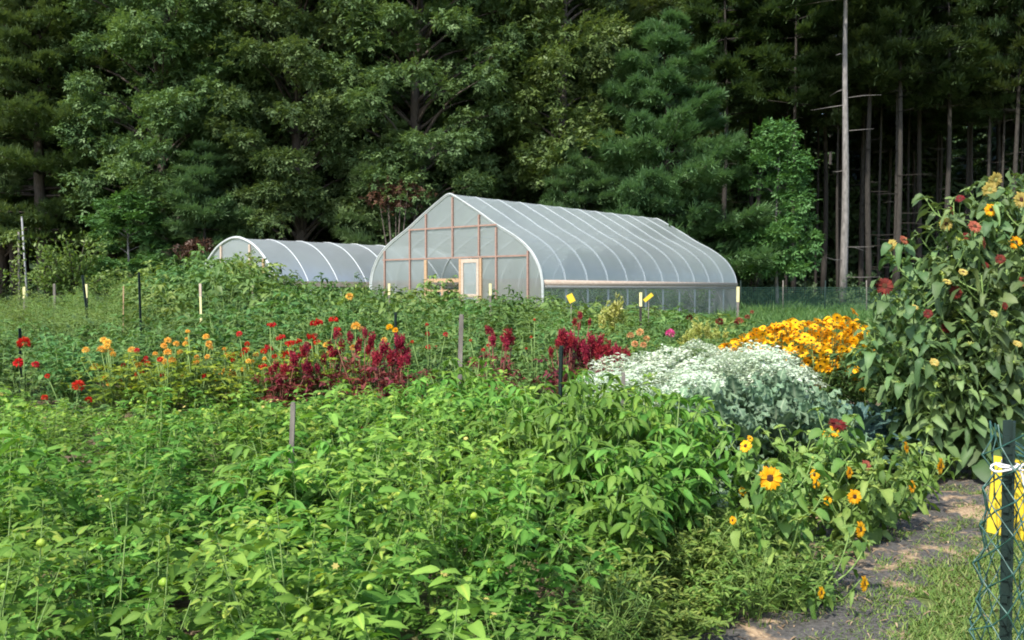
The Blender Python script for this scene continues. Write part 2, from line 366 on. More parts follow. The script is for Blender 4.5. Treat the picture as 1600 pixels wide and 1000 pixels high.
L_OVATE = T_leaf(0.50, 0.30, 0.14, rows=(0, .13, .32, .55, .78, 1.0), shape=lambda t: 0 if t in (0, 1.0) else (t ** .55 * (1 - t) ** .95) / .44, wave=.022)
L_LANCE = T_leaf(0.36, 0.42, 0.16)
L_LOW = T_leaf(0.5, 0.25, 0.14, rows=(0, .45, 1.0), shape=lambda t: 1 if 0 < t < 1 else 0, mid=.08)
L_NARROW = T_leaf(0.2, 0.3, 0.1, rows=(0, .4, 1.0), shape=lambda t: 1 if 0 < t < 1 else 0, mid=.0)
L_HEART = T_leaf(0.86, 0.38, 0.10, rows=(-0.10, 0.0, .12, .25, .42, .6, .8, 1.0),
                 shape=lambda t: {-.10: .0}.get(round(t, 2), max(0.0, (1 - max(t, 0)) ** 0.75 * (0.75 + 1.4 * max(t, 0)))) if t < 1 else 0, wave=0.025, mid=.16, sawt=.04)
L_CURL = T_leaf(0.62, 0.75, 0.26, rows=(-0.08, 0.0, .12, .25, .42, .6, .8, 1.0),
                shape=lambda t: {-.08: .0}.get(round(t, 2), max(0.0, (1 - max(t, 0)) ** 0.7 * (0.7 + 1.3 * max(t, 0)))) if t < 1 else 0, wave=.05, mid=.2, sawt=.08)
L_BLADE = (np.array([(0, .5, 0), (0, -.5, 0), (.55, .36, -.05), (.55, -.36, -.05), (1, 0, -.25)], float), np.array([(0, 1, 3), (0, 3, 2), (2, 3, 4)]), np.zeros(5))
# a twig of five leaves used for tree crowns
def T_twig(r, n=5):
    V = []; Fc = []; tv = []
    for i in range(n):
        a = (i - (n - 1) / 2) * 0.75 + r.uniform(-.2, .2); d = np.array([math.cos(a), math.sin(a), r.uniform(-.35, .15)])
        fr = frames(d[None], np.array([[r.uniform(-.3, .3), r.uniform(-.3, .3), 1.0]]))[0]
        k = len(V); b = np.array([0.25 * (i % 3), 0, 0])
        for v in [(0, 0, 0), (.42, .26, .05), (1, 0, -.1), (.42, -.26, .05)]: V.append(fr @ (np.array(v) * r.uniform(.55, .8)) + b)
        Fc += [(k, k + 2, k + 1), (k, k + 3, k + 2)]; tv += [0, 0, 0, 0]
    return np.array(V), np.array(Fc), np.array(tv, float)
TWIGS = [T_twig(rng_of(k)) for k in range(3)]
def T_tuft(r, n=11):
    V = []; Fc = []
    for i in range(n):
        d = np.array([r.uniform(.35, 1), r.normal(0, .42), r.normal(.12, .3)]); d /= np.linalg.norm(d)
        p = np.cross(d, [0, 0, 1]); p = p / np.linalg.norm(p); k = len(V); L = r.uniform(.7, 1)
        o = np.array([r.uniform(-.25, .2), 0, 0])
        V += [o + p * .05, o - p * .05, o + d * L + p * .025, o + d * L - p * .025]; Fc += [(k, k + 1, k + 3), (k, k + 3, k + 2)]
    return np.array(V), np.array(Fc), np.zeros(len(V))
TUFTS = [T_tuft(rng_of(10 + k)) for k in range(3)]

class Leaves:
    """collects single leaves, flushed into an MB in one go"""
    def __init__(s): s.p = []; s.d = []; s.u = []; s.s = []; s.t = []
    def add(s, p, d, u, size, tint): s.p.append(p); s.d.append(d); s.u.append(u); s.s.append(size if np.ndim(size) else (size, size, size)); s.t.append(tint)
    def flush(s, mb, T, m=0):
        if s.p: mb.scatter(T, np.array(s.p), frames(np.array(s.d, float), np.array(s.u, float)), np.array(s.s, float), np.array(s.t), m)

# ------------------------------------------------------------------ ground, path
xs = np.concatenate([np.linspace(-600, -40, 15), np.linspace(-38, 38, 60), np.linspace(40, 600, 15)])
ys = np.concatenate([np.linspace(-60, 0, 8), np.linspace(.4, 30, 75), np.linspace(31, 100, 50), np.linspace(110, 1200, 14)])
gx, gy = np.meshgrid(xs, ys, indexing='ij')
gm = MB().grid(np.stack([gx, gy, gz(gx, gy)], -1))
tag(gm.build('ground', M['ground']), kind='structure')
# path: weed cloth strip with bare soil patches, lying in ripples
r = rng_of(5)
cl = np.array([(0.2, 3.2), (1.15, 4.3), (2.0, 5.35), (2.75, 6.3), (3.5, 7.05), (4.4, 7.6), (6.0, 8.3)])
tt = np.linspace(0, len(cl) - 1, 90)
cx = np.interp(tt, np.arange(len(cl)), cl[:, 0]); cyy = np.interp(tt, np.arange(len(cl)), cl[:, 1])
k = np.ones(9) / 9; cx[4:-4] = np.convolve(cx, k, 'valid'); cyy[4:-4] = np.convolve(cyy, k, 'valid')
tg = nrm(np.stack([np.gradient(cx), np.gradient(cyy)], -1)); nn = np.stack([-tg[:, 1], tg[:, 0]], -1)
wv = np.linspace(-1, 1, 26); Gp = np.zeros((90, 26, 3)); 
for i in range(90):
    wl_ = 0.58 + 0.08 * math.sin(i * .37) + 0.05 * math.sin(i * .9 + 1); wr_ = 0.50 + 0.09 * math.sin(i * .29 + 2) + .05 * math.sin(i * 1.1)
    for j, w in enumerate(wv):
        ww = w * (wl_ if w > 0 else wr_)
        x = cx[i] + nn[i, 0] * ww; y = cyy[i] + nn[i, 1] * ww
        z = gz(x, y) + 0.006 + 0.010 * (1 + math.sin(i * .55 + 2.5 * w + 1.3 * math.sin(i * .21))) * (1 - w * w) + 0.006 * (1 + math.sin(j * 1.3 + i * .2)) * (1 - w * w)
        Gp[i, j] = (x, y, z)
tag(MB().grid(Gp).build('path', M['path']), kind='structure')
def on_path(x, y):
    return np.min((cx - x) ** 2 + (cyy - y) ** 2) ** .5

r = rng_of(8); n = 1500; i_ = r.integers(0, 90, n); w_ = r.normal(0, .30, n)
pp = np.stack([cx[i_] + nn[i_, 0] * w_ + r.normal(0, .04, n), cyy[i_] + nn[i_, 1] * w_ + r.normal(0, .04, n)], -1); a = r.uniform(0, 6.28, n)
pp = np.concatenate([pp, (gz(pp[:, 0], pp[:, 1]) + .034)[:, None]], 1)
mb = MB(); mb.scatter(L_BLADE, pp, frames(np.stack([np.cos(a), np.sin(a), r.normal(0, .1, n)], -1), np.tile([.01, .02, 1.0], (n, 1))), np.stack([r.uniform(.015, .07, n), r.uniform(.003, .012, n), r.uniform(.02, .06, n)], -1), np.clip(r.normal(.5, .25, n), 0, 1))
tag(mb.build('straw', M['straw']), 'dry straw bits and leaf litter strewn on the path', 'straw', kind='stuff')
# grass: turf beside the path
r = rng_of(6); pos = []; dr = []; sc = []; tn = []
cnt = 0
while cnt < 95000:
    y = 3.4 + 5.4 * r.random() ** 1.2; x = r.uniform(1.2, 4.9)
    dd = on_path(x, y); right = x - np.interp(y, cl[:, 1], cl[:, 0])
    clump = math.sin(x * 5.1 + 1.7 * math.sin(y * 3.3)) * math.sin(y * 4.3 + 1.3 * math.sin(x * 2.9))
    okk = (right > 0 and dd > 0.16 + 0.18 * clump and clump > -0.86) or (clump > 0.30 and r.random() < .75)
    if not okk: cnt += 0.15; continue
    a = r.uniform(0, 2 * math.pi); 
    pos.append((x, y, gz(x, y))); dr.append((math.cos(a) * .8, math.sin(a) * .8, r.uniform(.35, 1.3))); h = r.uniform(.02, .065)
    sc.append((h, r.uniform(.005, .010), h)); tn.append(np.clip(r.normal(.45, .25), 0, 1)); cnt += 1
pos = np.array(pos); mb = MB(); mb.scatter(L_BLADE, pos, frames(np.array(dr), np.tile([0.01, 0.02, 1.0], (len(pos), 1))), np.array(sc), np.array(tn))
tag(mb.build('grass', M['grass']), 'short green turf with dry blades beside the bare path', 'grass', kind='stuff')

# ------------------------------------------------------------------ greenhouses
DIR = nrm(np.array([8.6, 10.3, 0.0])); PRP = np.array([-DIR[1], DIR[0], 0.0])   # along the ridge; across, to the left
def catmull(pts, n):
    pts = np.asarray(pts, float); k = len(pts); out = []
    ext = np.vstack([2 * pts[0] - pts[1], pts, 2 * pts[-1] - pts[-2]])
    for i in range(k - 1):
        p0, p1, p2, p3 = ext[i:i + 4]
        for t in np.linspace(0, 1, n, endpoint=False):
            out.append(0.5 * ((2 * p1) + (-p0 + p2) * t + (2 * p0 - 5 * p1 + 4 * p2 - p3) * t * t + (-p0 + 3 * p1 - 3 * p2 + p3) * t ** 3))
    out.append(pts[-1]); return np.array(out)

def hoop_profile(half_pts, W2):
    """half profile as (fraction of half width, height) from ridge to ground -> full list of (s, z), s from +W2 (left) to -W2 (right)"""
    c = catmull(half_pts, 5); c[:, 0] = np.clip(c[:, 0], 0, 1.0)
    right = [(-f * W2, z) for f, z in c]; left = [(f * W2, z) for f, z in c[::-1]]
    return np.array(left[:-1] + right)

def z_at(prof, s):
    up = prof[np.argsort(prof[:, 0])]; return np.interp(s, up[:, 0], up[:, 1])

# --- large gothic house
C0 = np.array([X(848, 28.5), 28.5]); C1 = C0 + PRP[:2] * 8.0            # right and left front corners
org = (C0 + C1) / 2; g0 = float(gz(org[0], org[1] + 4))
gh = thing('greenhouse', 'tall grey film greenhouse with pointed roof, timber framed end wall and door', 'greenhouse', (org[0], org[1], g0))
W2, LEN, NB = 4.0, 13.4, 11
prof = hoop_profile([(0, 4.42), (.06, 4.34), (.33, 3.75), (.5, 3.34), (.72, 2.88), (.87, 2.44), (.96, 1.93), (.993, 1.5), (1, 1.0), (1, 0)], W2)
def gp(s, a, z): return np.array([PRP[0] * s + DIR[0] * a, PRP[1] * s + DIR[1] * a, z])
RAIL = 1.42
# roof cover, over both sides down to the hip boards, sagging a little between hoops
cov = prof[prof[:, 1] > RAIL - 0.02]
A = np.linspace(0, LEN, NB * 6 + 1); Gc = np.zeros((len(A), len(cov), 3))
for i, a in enumerate(A):
    ph = (a / (LEN / NB)) % 1.0; sag = 0.008 * math.sin(math.pi * ph)
    for j, (s, z) in enumerate(cov):
        kx = 1 - sag / 5; Gc[i, j] = gp(s * (kx + .006), a, z + .028 - sag)
MB().grid(Gc).build('roof_cover', M['film'], gh)
for i in range(NB + 1):
    pts = [gp(s, LEN * i / NB, z) for s, z in prof]
    MB().tube(pts, 0.042 if i in (0, NB) else 0.036, 7).build('hoop', M['steel'], gh)
# bright lock channel clamping the film over the front hoop
MB().tube([gp(s * 1.012, -0.03, z + .03) for s, z in prof], 0.032, 6).build('film_channel', M['channel'], gh)
for s, z in ((0, 4.36), (2.0, 3.24), (-2.0, 3.24)):
    MB().tube([gp(s, 0, z), gp(s, LEN, z)], 0.025, 6).build('purlin', M['steel'], gh)
for sg in (-1, 1):
    f = W2 + .03
    b = MB(); b.bar(gp(sg * f, 0, RAIL), gp(sg * f, LEN, RAIL), .04, .17); b.build('hip_board', M['palewood'], gh)
    b = MB(); b.tube([gp(sg * (f + .05), 0.02, RAIL - .14), gp(sg * (f + .05), LEN - .02, RAIL - .14)], .05, 8); b.build('rolled_side_curtain', M['film_low'], gh)
    b = MB(); b.bar(gp(sg * f, 0, .12), gp(sg * f, LEN, .12), .04, .24); b.build('base_board', M['greywood'], gh)
def end_wall(a, sgn, mats, name, hole=None, low=1.0):
    mb = MB(); ss = np.linspace(-W2, W2, 65)
    def strip(s0, s1, z0, z1s, m):
        q = np.array([[gp(s0, a, z0), gp(s1, a, z0)], [gp(s0, a, z1s[0]), gp(s1, a, z1s[1])]]); mb.grid(q, m=m)
    for s0, s1 in zip(ss[:-1], ss[1:]):
        t0, t1 = max(z_at(prof, s0), low + .01), max(z_at(prof, s1), low + .01)
        mid = (s0 + s1) / 2
        if hole and hole[0] < mid < hole[1]:
            strip(s0, s1, hole[2], (t0, t1), 0)
        else:
            strip(s0, s1, 0, (low, low), 1); strip(s0, s1, low, (t0, t1), 0)
    return mb.build(name, mats, gh, smooth=False)
# pixel column on the front wall -> s
def s_of(px):
    best = min(np.linspace(-4, 4, 801), key=lambda s: abs((org[0] + PRP[0] * s) / (org[1] + PRP[1] * s) * F_PX + 800 - px)); return float(best)
def z_of(py, s): return float(EYE + (455 - py) / F_PX * (org[1] + PRP[1] * s) - g0)
sL, sR, sD = s_of(667), s_of(721), s_of(752)
HEAD = (z_of(404, sL) + z_of(402, sD)) / 2
end_wall(-.01, -1, [M['film_end'], M['film_low']], 'end_wall', hole=(sD, sL, HEAD), low=1.55)
end_wall(LEN + .01, 1, [M['film_end'], M['film_low']], 'rear_wall', low=1.2)
def stud(s, z0, z1, mat=M['redwood'], w=.058, nm='stud', off=-.045): MB().bar(gp(s, off, z0), gp(s, off, z1), w, .06, up=(DIR[0], DIR[1], 0)).build(nm, mat, gh, smooth=False)
for px, z0 in ((603, 0), (642, 0), (709, HEAD + .04), (777, 0), (826, 0)):
    s = s_of(px); stud(s, z0, z_at(prof, s) - .05)
for px in (667.5, 750): s = s_of(px); stud(s, HEAD + .04, z_at(prof, s) - .05)
b = MB(); b.bar(gp(s_of(600), -.048, HEAD), gp(s_of(826), -.048, HEAD), .04, .05); b.build('header', M['redwood'], gh, smooth=False)
H2 = z_of(356, 0); b = MB(); b.bar(gp(s_of(641), -.048, H2), gp(s_of(778), -.048, H2), .04, .05); b.build('header', M['redwood'], gh, smooth=False)
stud(sL, 0, HEAD - .04, M['wood'], .12, 'door_jamb', -.05); stud(sR, 0, HEAD - .04, M['wood'], .09, 'door_jamb', -.05); stud(sD - .02, 0, HEAD - .04, M['wood'], .09, 'door_jamb', -.05)
# half gate across the opening
ZG = z_of(438, sR)
gt = MB(); gt.bar(gp(sL - .07, -.06, ZG), gp(sR + .055, -.06, ZG), .04, .13)
for zz in (ZG - .35, ZG - .7, .12): gt.bar(gp(sL - .07, -.06, zz), gp(sR + .055, -.06, zz), .03, .07)
gt.bar(gp((sL + sR) / 2, -.085, .1), gp((sL + sR) / 2, -.085, ZG - .07), .08, .02, up=(DIR[0], DIR[1], 0))
gt.build('gate', M['wood'], gh, smooth=False)
# screen door leaf on the right
dl = MB(); d0, d1 = sR - .06, sD + .045; zt = HEAD - .06
for s in (d0 - .05, d1 + .05): dl.bar(gp(s, -.07, .08), gp(s, -.07, zt), .10, .035, up=(DIR[0], DIR[1], 0))
for z, h in ((zt - .06, .12), (1.0, .10), (.14, .12)): dl.bar(gp(d0 - .1, -.068, z), gp(d1 + .1, -.068, z), .035, h)
door = dl.build('door', M['palewood'], gh, smooth=False)
MB().grid(np.array([[gp(d0 - .1, -.06, .1), gp(d1 + .1, -.06, .1)], [gp(d0 - .1, -.06, zt - .1), gp(d1 + .1, -.06, zt - .1)]])).build('pane', M['film'], door)
# insect screen hanging in loose folds below the right hip board
A = np.linspace(0.05, LEN - .05, 150); Gs = np.zeros((150, 6, 3))
for i, a in enumerate(A):
    for j in range(6):
        q = j / 5; Gs[i, j] = gp(-W2 - .045 - .03 * math.sin(a * 5.3 + 1.2 * math.sin(a * 2.1)) * q, a + .12 * q * math.sin(a * 1.9), .2 + (RAIL - .28) * (1 - q))
MB().grid(Gs).build('side_screen', M['screen'], gh)
# posts and strings seen along the open right side
for a in np.arange(1.8, LEN, 2.4):
    MB().tube([gp(-W2 + .02, a, RAIL), gp(-W2 - .25, a + .55, .25)], .008, 4).build('roll_up_strap', M['whitepole'], gh)

# --- small round hoop house
C2 = np.array([X(438, 34.8), 34.8]); W2b = 2.9; org2 = C2 + PRP[:2] * W2b; g2 = 0.55
h2 = thing('hoop_house', 'low rounded clear film hoop house partly hidden behind the tall greenhouse', 'greenhouse', (org2[0], org2[1], g2))
prof2 = hoop_profile([(0, 3.22), (.15, 3.17), (.4, 2.92), (.62, 2.5), (.8, 1.98), (.93, 1.42), (.99, .85), (1, .4), (1, 0)], W2b)
L2, N2 = 12.0, 8; R2 = 1.45
s_r = W2b * 0.925
cov = prof2[prof2[:, 1] > R2 - .05]; A = np.linspace(0, L2, N2 * 6 + 1); Gc = np.zeros((len(A), len(cov), 3))
for i, a in enumerate(A):
    ph = (a / (L2 / N2)) % 1.0; sag = .012 * math.sin(math.pi * ph)
    for j, (s, z) in enumerate(cov): Gc[i, j] = gp(s * 1.004, a, z + .012 - sag)
MB().grid(Gc).build('roof_cover', M['film_clear'], h2)
for i in range(N2 + 1):
    MB().tube([gp(s, L2 * i / N2, z) for s, z in prof2], .034, 7).build('hoop', M['steel'], h2)
MB().tube([gp(s * 1.01, -.03, z + .03) for s, z in prof2], .06, 6).build('film_channel', M['steel'], h2)
for sg in (-1, 1): MB().bar(gp(sg * (s_r + .13), -.02, R2 - .06), gp(sg * (s_r + .13), L2, R2 - .06), .05, .20).build('hip_board', M['palewood'], h2, smooth=False)
mb = MB(); ss = np.linspace(-W2b, W2b, 41)
for s0, s1 in zip(ss[:-1], ss[1:]): mb.grid(np.array([[gp(s0, -.01, 0), gp(s1, -.01, 0)], [gp(s0, -.01, z_at(prof2, s0)), gp(s1, -.01, z_at(prof2, s1))]]))
mb.build('end_wall', M['film_end'], h2, smooth=False)
mb = MB()
for s0, s1 in zip(ss[:-1], ss[1:]): mb.grid(np.array([[gp(s0, L2, 0), gp(s1, L2, 0)], [gp(s0, L2, z_at(prof2, s0)), gp(s1, L2, z_at(prof2, s1))]]))
mb.build('rear_wall', M['film_end'], h2, smooth=False)
for s, mt in ((-1.0, M['palewood']), (1.0, M['palewood']), (-1.9, M['wood'])):
    MB().bar(gp(s, -.05, 0), gp(s, -.05, z_at(prof2, s) - .05), .1, .06, up=(DIR[0], DIR[1], 0)).build('stud', mt, h2, smooth=False)

# ------------------------------------------------------------------ trees
def tree_parts(seed, H, cb, RAD, ncl, nl, leaf, flat=.6, trunk_r=None, lean=0.0, clump=(.8, 1.5), low=1.0, top_pow=1.0, trunk_vis=.92):
    r = rng_of(seed); tr = MB(); cr = MB(); trunk_r = trunk_r or H * .014
    zs = np.linspace(0, H * trunk_vis, 12); path = np.stack([lean * zs + .12 * np.sin(zs * .5 + seed), .12 * np.cos(zs * .43 + seed), zs], -1); path[:, 0] -= path[0, 0]; path[:, 1] -= path[0, 1]
    tr.tube(path, trunk_r * (1.25 - 1.05 * zs / zs[-1]).clip(.12), 8)
    mid = (cb + H) / 2; half = (H - cb) / 2
    P_ = []; Dd = []; U = []; S = []; Tt = []
    for i in range(ncl):
        u = r.random() ** top_pow; h = cb + (H - cb) * u
        prof_ = math.sqrt(max(0.05, 1 - abs((h - mid) / half) ** 2.4)); 
        if h < mid: prof_ = max(prof_, low * .8)
        az = r.uniform(0, 2 * math.pi); rad = RAD * prof_ * (0.30 + 0.70 * math.sqrt(r.random())) * r.uniform(.85, 1.12)
        ax = np.array([np.interp(h, zs, path[:, 0]), np.interp(h, zs, path[:, 1]), 0])
        c = ax + np.array([rad * math.cos(az), rad * math.sin(az), h]); crd = r.uniform(*clump)
        if rad > .35 * RAD and i % 2 == 0:
            hb = max(cb * .7, h - rad * .55); b = np.array([np.interp(hb, zs, path[:, 0]), np.interp(hb, zs, path[:, 1]), hb])
            m_ = (b + c) / 2 + np.array([0, 0, .12 * rad]); tr.tube(catmull([b, m_, c], 3), np.linspace(trunk_r * .32, .015, 7), 5)
        n = int(nl * r.uniform(.6, 1.3)); d = nrm(r.normal(size=(n, 3))); d[:, 2] = np.abs(d[:, 2]) * np.where(r.random(n) < .75, 1, -1)
        rr = r.random(n) ** .45
        P_.append(c + d * rr[:, None] * np.array([crd, crd, crd * flat]))
        out = nrm(np.array([math.cos(az), math.sin(az), 0.0]))
        U.append(nrm(np.array([0, 0, .75]) + d * .75 + r.normal(size=(n, 3)) * .3))
        Dd.append(nrm(d * .7 + out * .5 + r.normal(size=(n, 3)) * .5 + np.array([0, 0, -.15])))
        S.append(leaf * r.uniform(.7, 1.25, n)); Tt.append(np.clip(r.normal(.45, .10) + r.normal(0, .16, n), 0, 1))
    P_ = np.concatenate(P_); Dd = np.concatenate(Dd); U = np.concatenate(U); S = np.concatenate(S); Tt = np.concatenate(Tt)
    fr = frames(Dd, U); g = r.integers(0, 3, len(P_))
    for q in range(3): k = g == q; cr.scatter(TWIGS[q], P_[k], fr[k], S[k], Tt[k])
    return tr, cr

def pine_parts(seed, H, cb, RAD, whorls, nb, tuft=.42, dens=1.0, pw=.75, sag=.08, dead=0, trunk_r=None, ragged=.35, tip_up=.1, twist=0.0):
    r = rng_of(seed); tr = MB(); cr = MB(); dd = MB(); trunk_r = trunk_r or H * .012
    zs = np.linspace(0, H, 12); path = np.stack([.08 * np.sin(zs * .4 + seed), .08 * np.cos(zs * .37), zs], -1); path[:, :2] -= path[0, :2]
    tr.tube(path, trunk_r * (1.15 - 1.05 * zs / H).clip(.06), 8)
    P_ = []; Dd = []; U = []; S = []; Tt = []
    for w in range(whorls):
        h = cb + (H - cb) * ((w + r.uniform(-.3, .3)) / whorls); h = max(cb * .9, h)
        Lb = RAD * (1 - max(0, (h - cb)) / (H - cb) * .97) ** pw
        for k in range(nb):
            L = Lb * r.uniform(1 - ragged, 1 + ragged * .4); az = r.uniform(0, 2 * math.pi)
            o = np.array([math.cos(az), math.sin(az), 0]); sd = np.array([-o[1], o[0], 0])
            up = r.uniform(-.02, .22)
            def bp(t): return np.array([0, 0, h]) + o * L * t + np.array([0, 0, L * (up * t - sag * t * t + tip_up * t ** 3)])
            tr.tube([bp(t) for t in (0, .33, .66, 1)], [trunk_r * .28, trunk_r * .2, trunk_r * .12, .008], 4)
            n = int(max(8, 34 * L * dens)); t = .22 + .78 * r.random(n) ** .75
            lat = r.normal(0, .20, n) * L * (1.05 - t * .75); pb = np.array([bp(q) for q in t])
            P_.append(pb + sd * lat[:, None] + np.array([0, 0, 1.0]) * r.normal(.05, .07, n)[:, None] * (.6 + .25 * L))
            Dd.append(nrm(o * .8 + sd * np.sign(lat)[:, None] * r.uniform(0, .9, n)[:, None] + np.array([0, 0, 1]) * r.normal(.18, .22, n)[:, None]))
            U.append(np.tile([0.02, .01, 1.0], (n, 1)) + r.normal(size=(n, 3)) * .25); S.append(tuft * r.uniform(.7, 1.2, n)); Tt.append(np.clip(r.normal(.45, .1) + r.normal(0, .15, n), 0, 1))
    dd = []
    for k in range(dead):
        h = r.uniform(1.2, cb); az = r.uniform(0, 2 * math.pi); L = r.uniform(.5, 1.9); o = np.array([math.cos(az), math.sin(az), 0])
        q = MB(); dd.append(q); q.tube([np.array([0, 0, h]), np.array([0, 0, h - .02]) + o * L * .5, np.array([0, 0, h + r.uniform(-.25, .1)]) + o * L], [.022, .015, .005], 4)
    P_ = np.concatenate(P_); Dd = np.concatenate(Dd); U = np.concatenate(U); S = np.concatenate(S); Tt = np.concatenate(Tt)
    fr = frames(Dd, U); g = r.integers(0, 3, len(P_))
    for q in range(3): k = g == q; cr.scatter(TUFTS[q], P_[k], fr[k], S[k], Tt[k])
    return tr, cr, dd

def make_tree(name, label, cat, trunk, crown, bark, leafm, group=None, dead=None):
    t = thing(name, label, cat, (0, 0, 0), 0, group)
    trunk.build('trunk', bark, t); crown.build('crown', leafm, t)
    for q in dead or []: q.build('dead_branch', bark, t)
    return t

used = set()
def place(proto, px, d, rz=0, sc=1.0, label=None, group=None, dz=0):
    x = X(px, d); loc = (x, d, float(gz(x, d)) + dz)
    if proto.name not in used:
        used.add(proto.name); proto.location = loc; proto.rotation_euler = (0, 0, rz); proto.scale = (sc, sc, sc) if np.ndim(sc) == 0 else sc
        if label: proto['label'] = label
        if group: proto['group'] = group
        return proto
    return copy_tree(proto, loc, rz, sc, label, group)

broad = [make_tree('broadleaf_tree', '', 'tree', *tree_parts(101 + k, 23, 3.5, 5.0, 250, 165, .265, clump=(.75, 1.35)), M['bark'], M['oak']) for k in range(3)]
yel = make_tree('locust_tree', '', 'tree', *tree_parts(120, 22, 6.5, 3.2, 110, 100, .34, flat=.9), M['bark'], M['oak_yellow'])
young = make_tree('young_tree', '', 'tree', *tree_parts(130, 8.6, 1.7, 1.75, 62, 85, .26, clump=(.45, .8), low=1.2, trunk_r=.075), M['bark_pale'], M['bright'])
def mk_pine(name, leafm, bark, *a, **kw):
    tr, cr, dd = pine_parts(*a, **kw); return make_tree(name, '', 'tree', tr, cr, bark, leafm, dead=dd)
hemA = mk_pine('hemlock_tree', M['hemlock'], M['bark'], 140, 24, 3.2, 4.8, 29, 7, tuft=.42, dens=.95, pw=.45, sag=.16)
pineA = mk_pine('white_pine', M['pine'], M['bark'], 150, 14.6, 1.6, 5.6, 19, 7, tuft=.46, dens=1.0, pw=.72, sag=.05, tip_up=.12)
pineB = mk_pine('white_pine', M['pine'], M['bark_dark'], 151, 9.0, 1.0, 3.6, 13, 6, tuft=.42, dens=1.0, pw=.7, sag=.06)
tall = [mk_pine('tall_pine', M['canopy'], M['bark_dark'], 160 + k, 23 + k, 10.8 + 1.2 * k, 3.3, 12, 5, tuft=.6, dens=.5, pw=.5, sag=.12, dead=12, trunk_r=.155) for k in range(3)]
pale_t = mk_pine('pale_trunk_pine', M['canopy'], M['bark_pale'], 170, 24, 15, 3.4, 9, 5, tuft=.6, dens=.5, pw=.5, sag=.1, dead=13, trunk_r=.185)

GF = 'leafy trees along the forest edge'
place(hemA, 70, 47, .3, 1.0, 'dense dark needled tree at the left end of the forest edge', GF)
place(broad[0], 262, 46.5, .2, .95, 'broad leafy tree left of the low hoop house, above the bright maple bough', GF)
place(broad[1], 470, 47.5, 1.2, 1.02, 'broad leafy tree rising behind the low hoop house', GF)
place(broad[2], 655, 47, 2.2, 1.0, 'broad leafy tree directly behind the peak of the tall greenhouse', GF)
place(broad[0], 385, 50, 2.9, 1.08, 'tall leafy tree set back behind the left part of the hoop house', GF)
for q, (px, d) in enumerate(((325, 54), (560, 53), (725, 53.5), (30, 55), (225, 57), (640, 57), (480, 57.5))):
    place(broad[q % 3], px, d, 1.3 * q + .7, 1.0, 'shaded leafy tree filling the depth of the forest behind the front row', 'leafy trees deeper in the forest')
place(broad[1], -45, 50, 3.9, 1.0, 'leafy tree cut off by the left picture edge', GF)
place(broad[2], 170, 52, 4.5, 1.12, 'leafy tree set back between the needled tree and the maple bough', GF)
place(broad[0], 790, 52, 4.1, 1.0, 'leafy tree set back behind the greenhouse roof, left of the pine', GF)
place(yel, 880, 47.5, .7, 1.0, 'tall narrow tree with yellowish green foliage left of the blue green pine')
place(pineA, 1035, 45.5, .5, 1.0, 'big blue green pine with layered boughs behind the greenhouse ridge')
place(young, 1215, 43.5, .9, 1.0, 'bright green young tree on a thin pale trunk right of the greenhouse')
place(young, 208, 43, 2.2, (.95, .95, .62), 'low bright maple sapling at the forest edge left of the hoop house')
place(pineB, 318, 43.6, 1.1, .9, 'small pine with drooping flat boughs just left of the hoop house')
place(pineB, 610, 46.0, 2.0, 1.05, 'small pine standing behind the gap between both greenhouses')
place(pineB, 915, 45.0, 3.3, .95, 'small pine with level boughs just behind the greenhouse roof, left of the big pine')
place(pale_t, 1316, 45.5, .4, 1.0, 'tall bare pale grey trunk with short dead twigs at the forest edge')
# dark interior trees
GT = 'dark straight trunks inside the shaded forest'
rr = rng_of(77)
spots = [(1358, 49, 0), (1400, 47.5, 1), (1345, 55, 2), (1240, 52, 1), (1285, 56, 0), (1435, 53, 2), (1475, 50, 0), (1510, 56, 1), (1545, 52, 2), (1585, 49, 0), (1620, 54, 1), (1670, 50, 2),
         (1180, 55, 2), (1130, 53, 0), (1462, 60, 1), (1385, 62, 0), (1310, 64, 2), (1560, 62, 1), (1650, 62, 0), (960, 54, 1), (925, 58, 2), (845, 55, 0), (870, 62, 1), (800, 60, 2)]
for i, (px, d, k) in enumerate(spots):
    place(tall[k], px, d, rr.uniform(0, 6.28), rr.uniform(.92, 1.12), 'tall dark bare trunked pine standing in the shaded forest', GT)
for i in range(18):
    place(tall[i % 3], 1236 + i * 22 + rr.uniform(-9, 9), rr.uniform(49, 60), rr.uniform(0, 6.28), (.55, .55, rr.uniform(.9, 1.05)), 'thin dark bare trunked pine standing in the shaded forest', 'thin dark trunks inside the shaded forest')
GB = 'leafy trees deeper in the forest'
for i in range(32):
    px = -140 + i * 60 + rr.uniform(-25, 25); d = rr.uniform(56, 70)
    place(broad[i % 3] if px < 1150 else tall[i % 3], px, d, rr.uniform(0, 6.28), rr.uniform(.9, 1.08), 'shaded leafy tree filling the depth of the forest behind the front row' if px < 1150 else 'tall dark bare trunked pine standing in the shaded forest', GB if px < 1150 else GT)
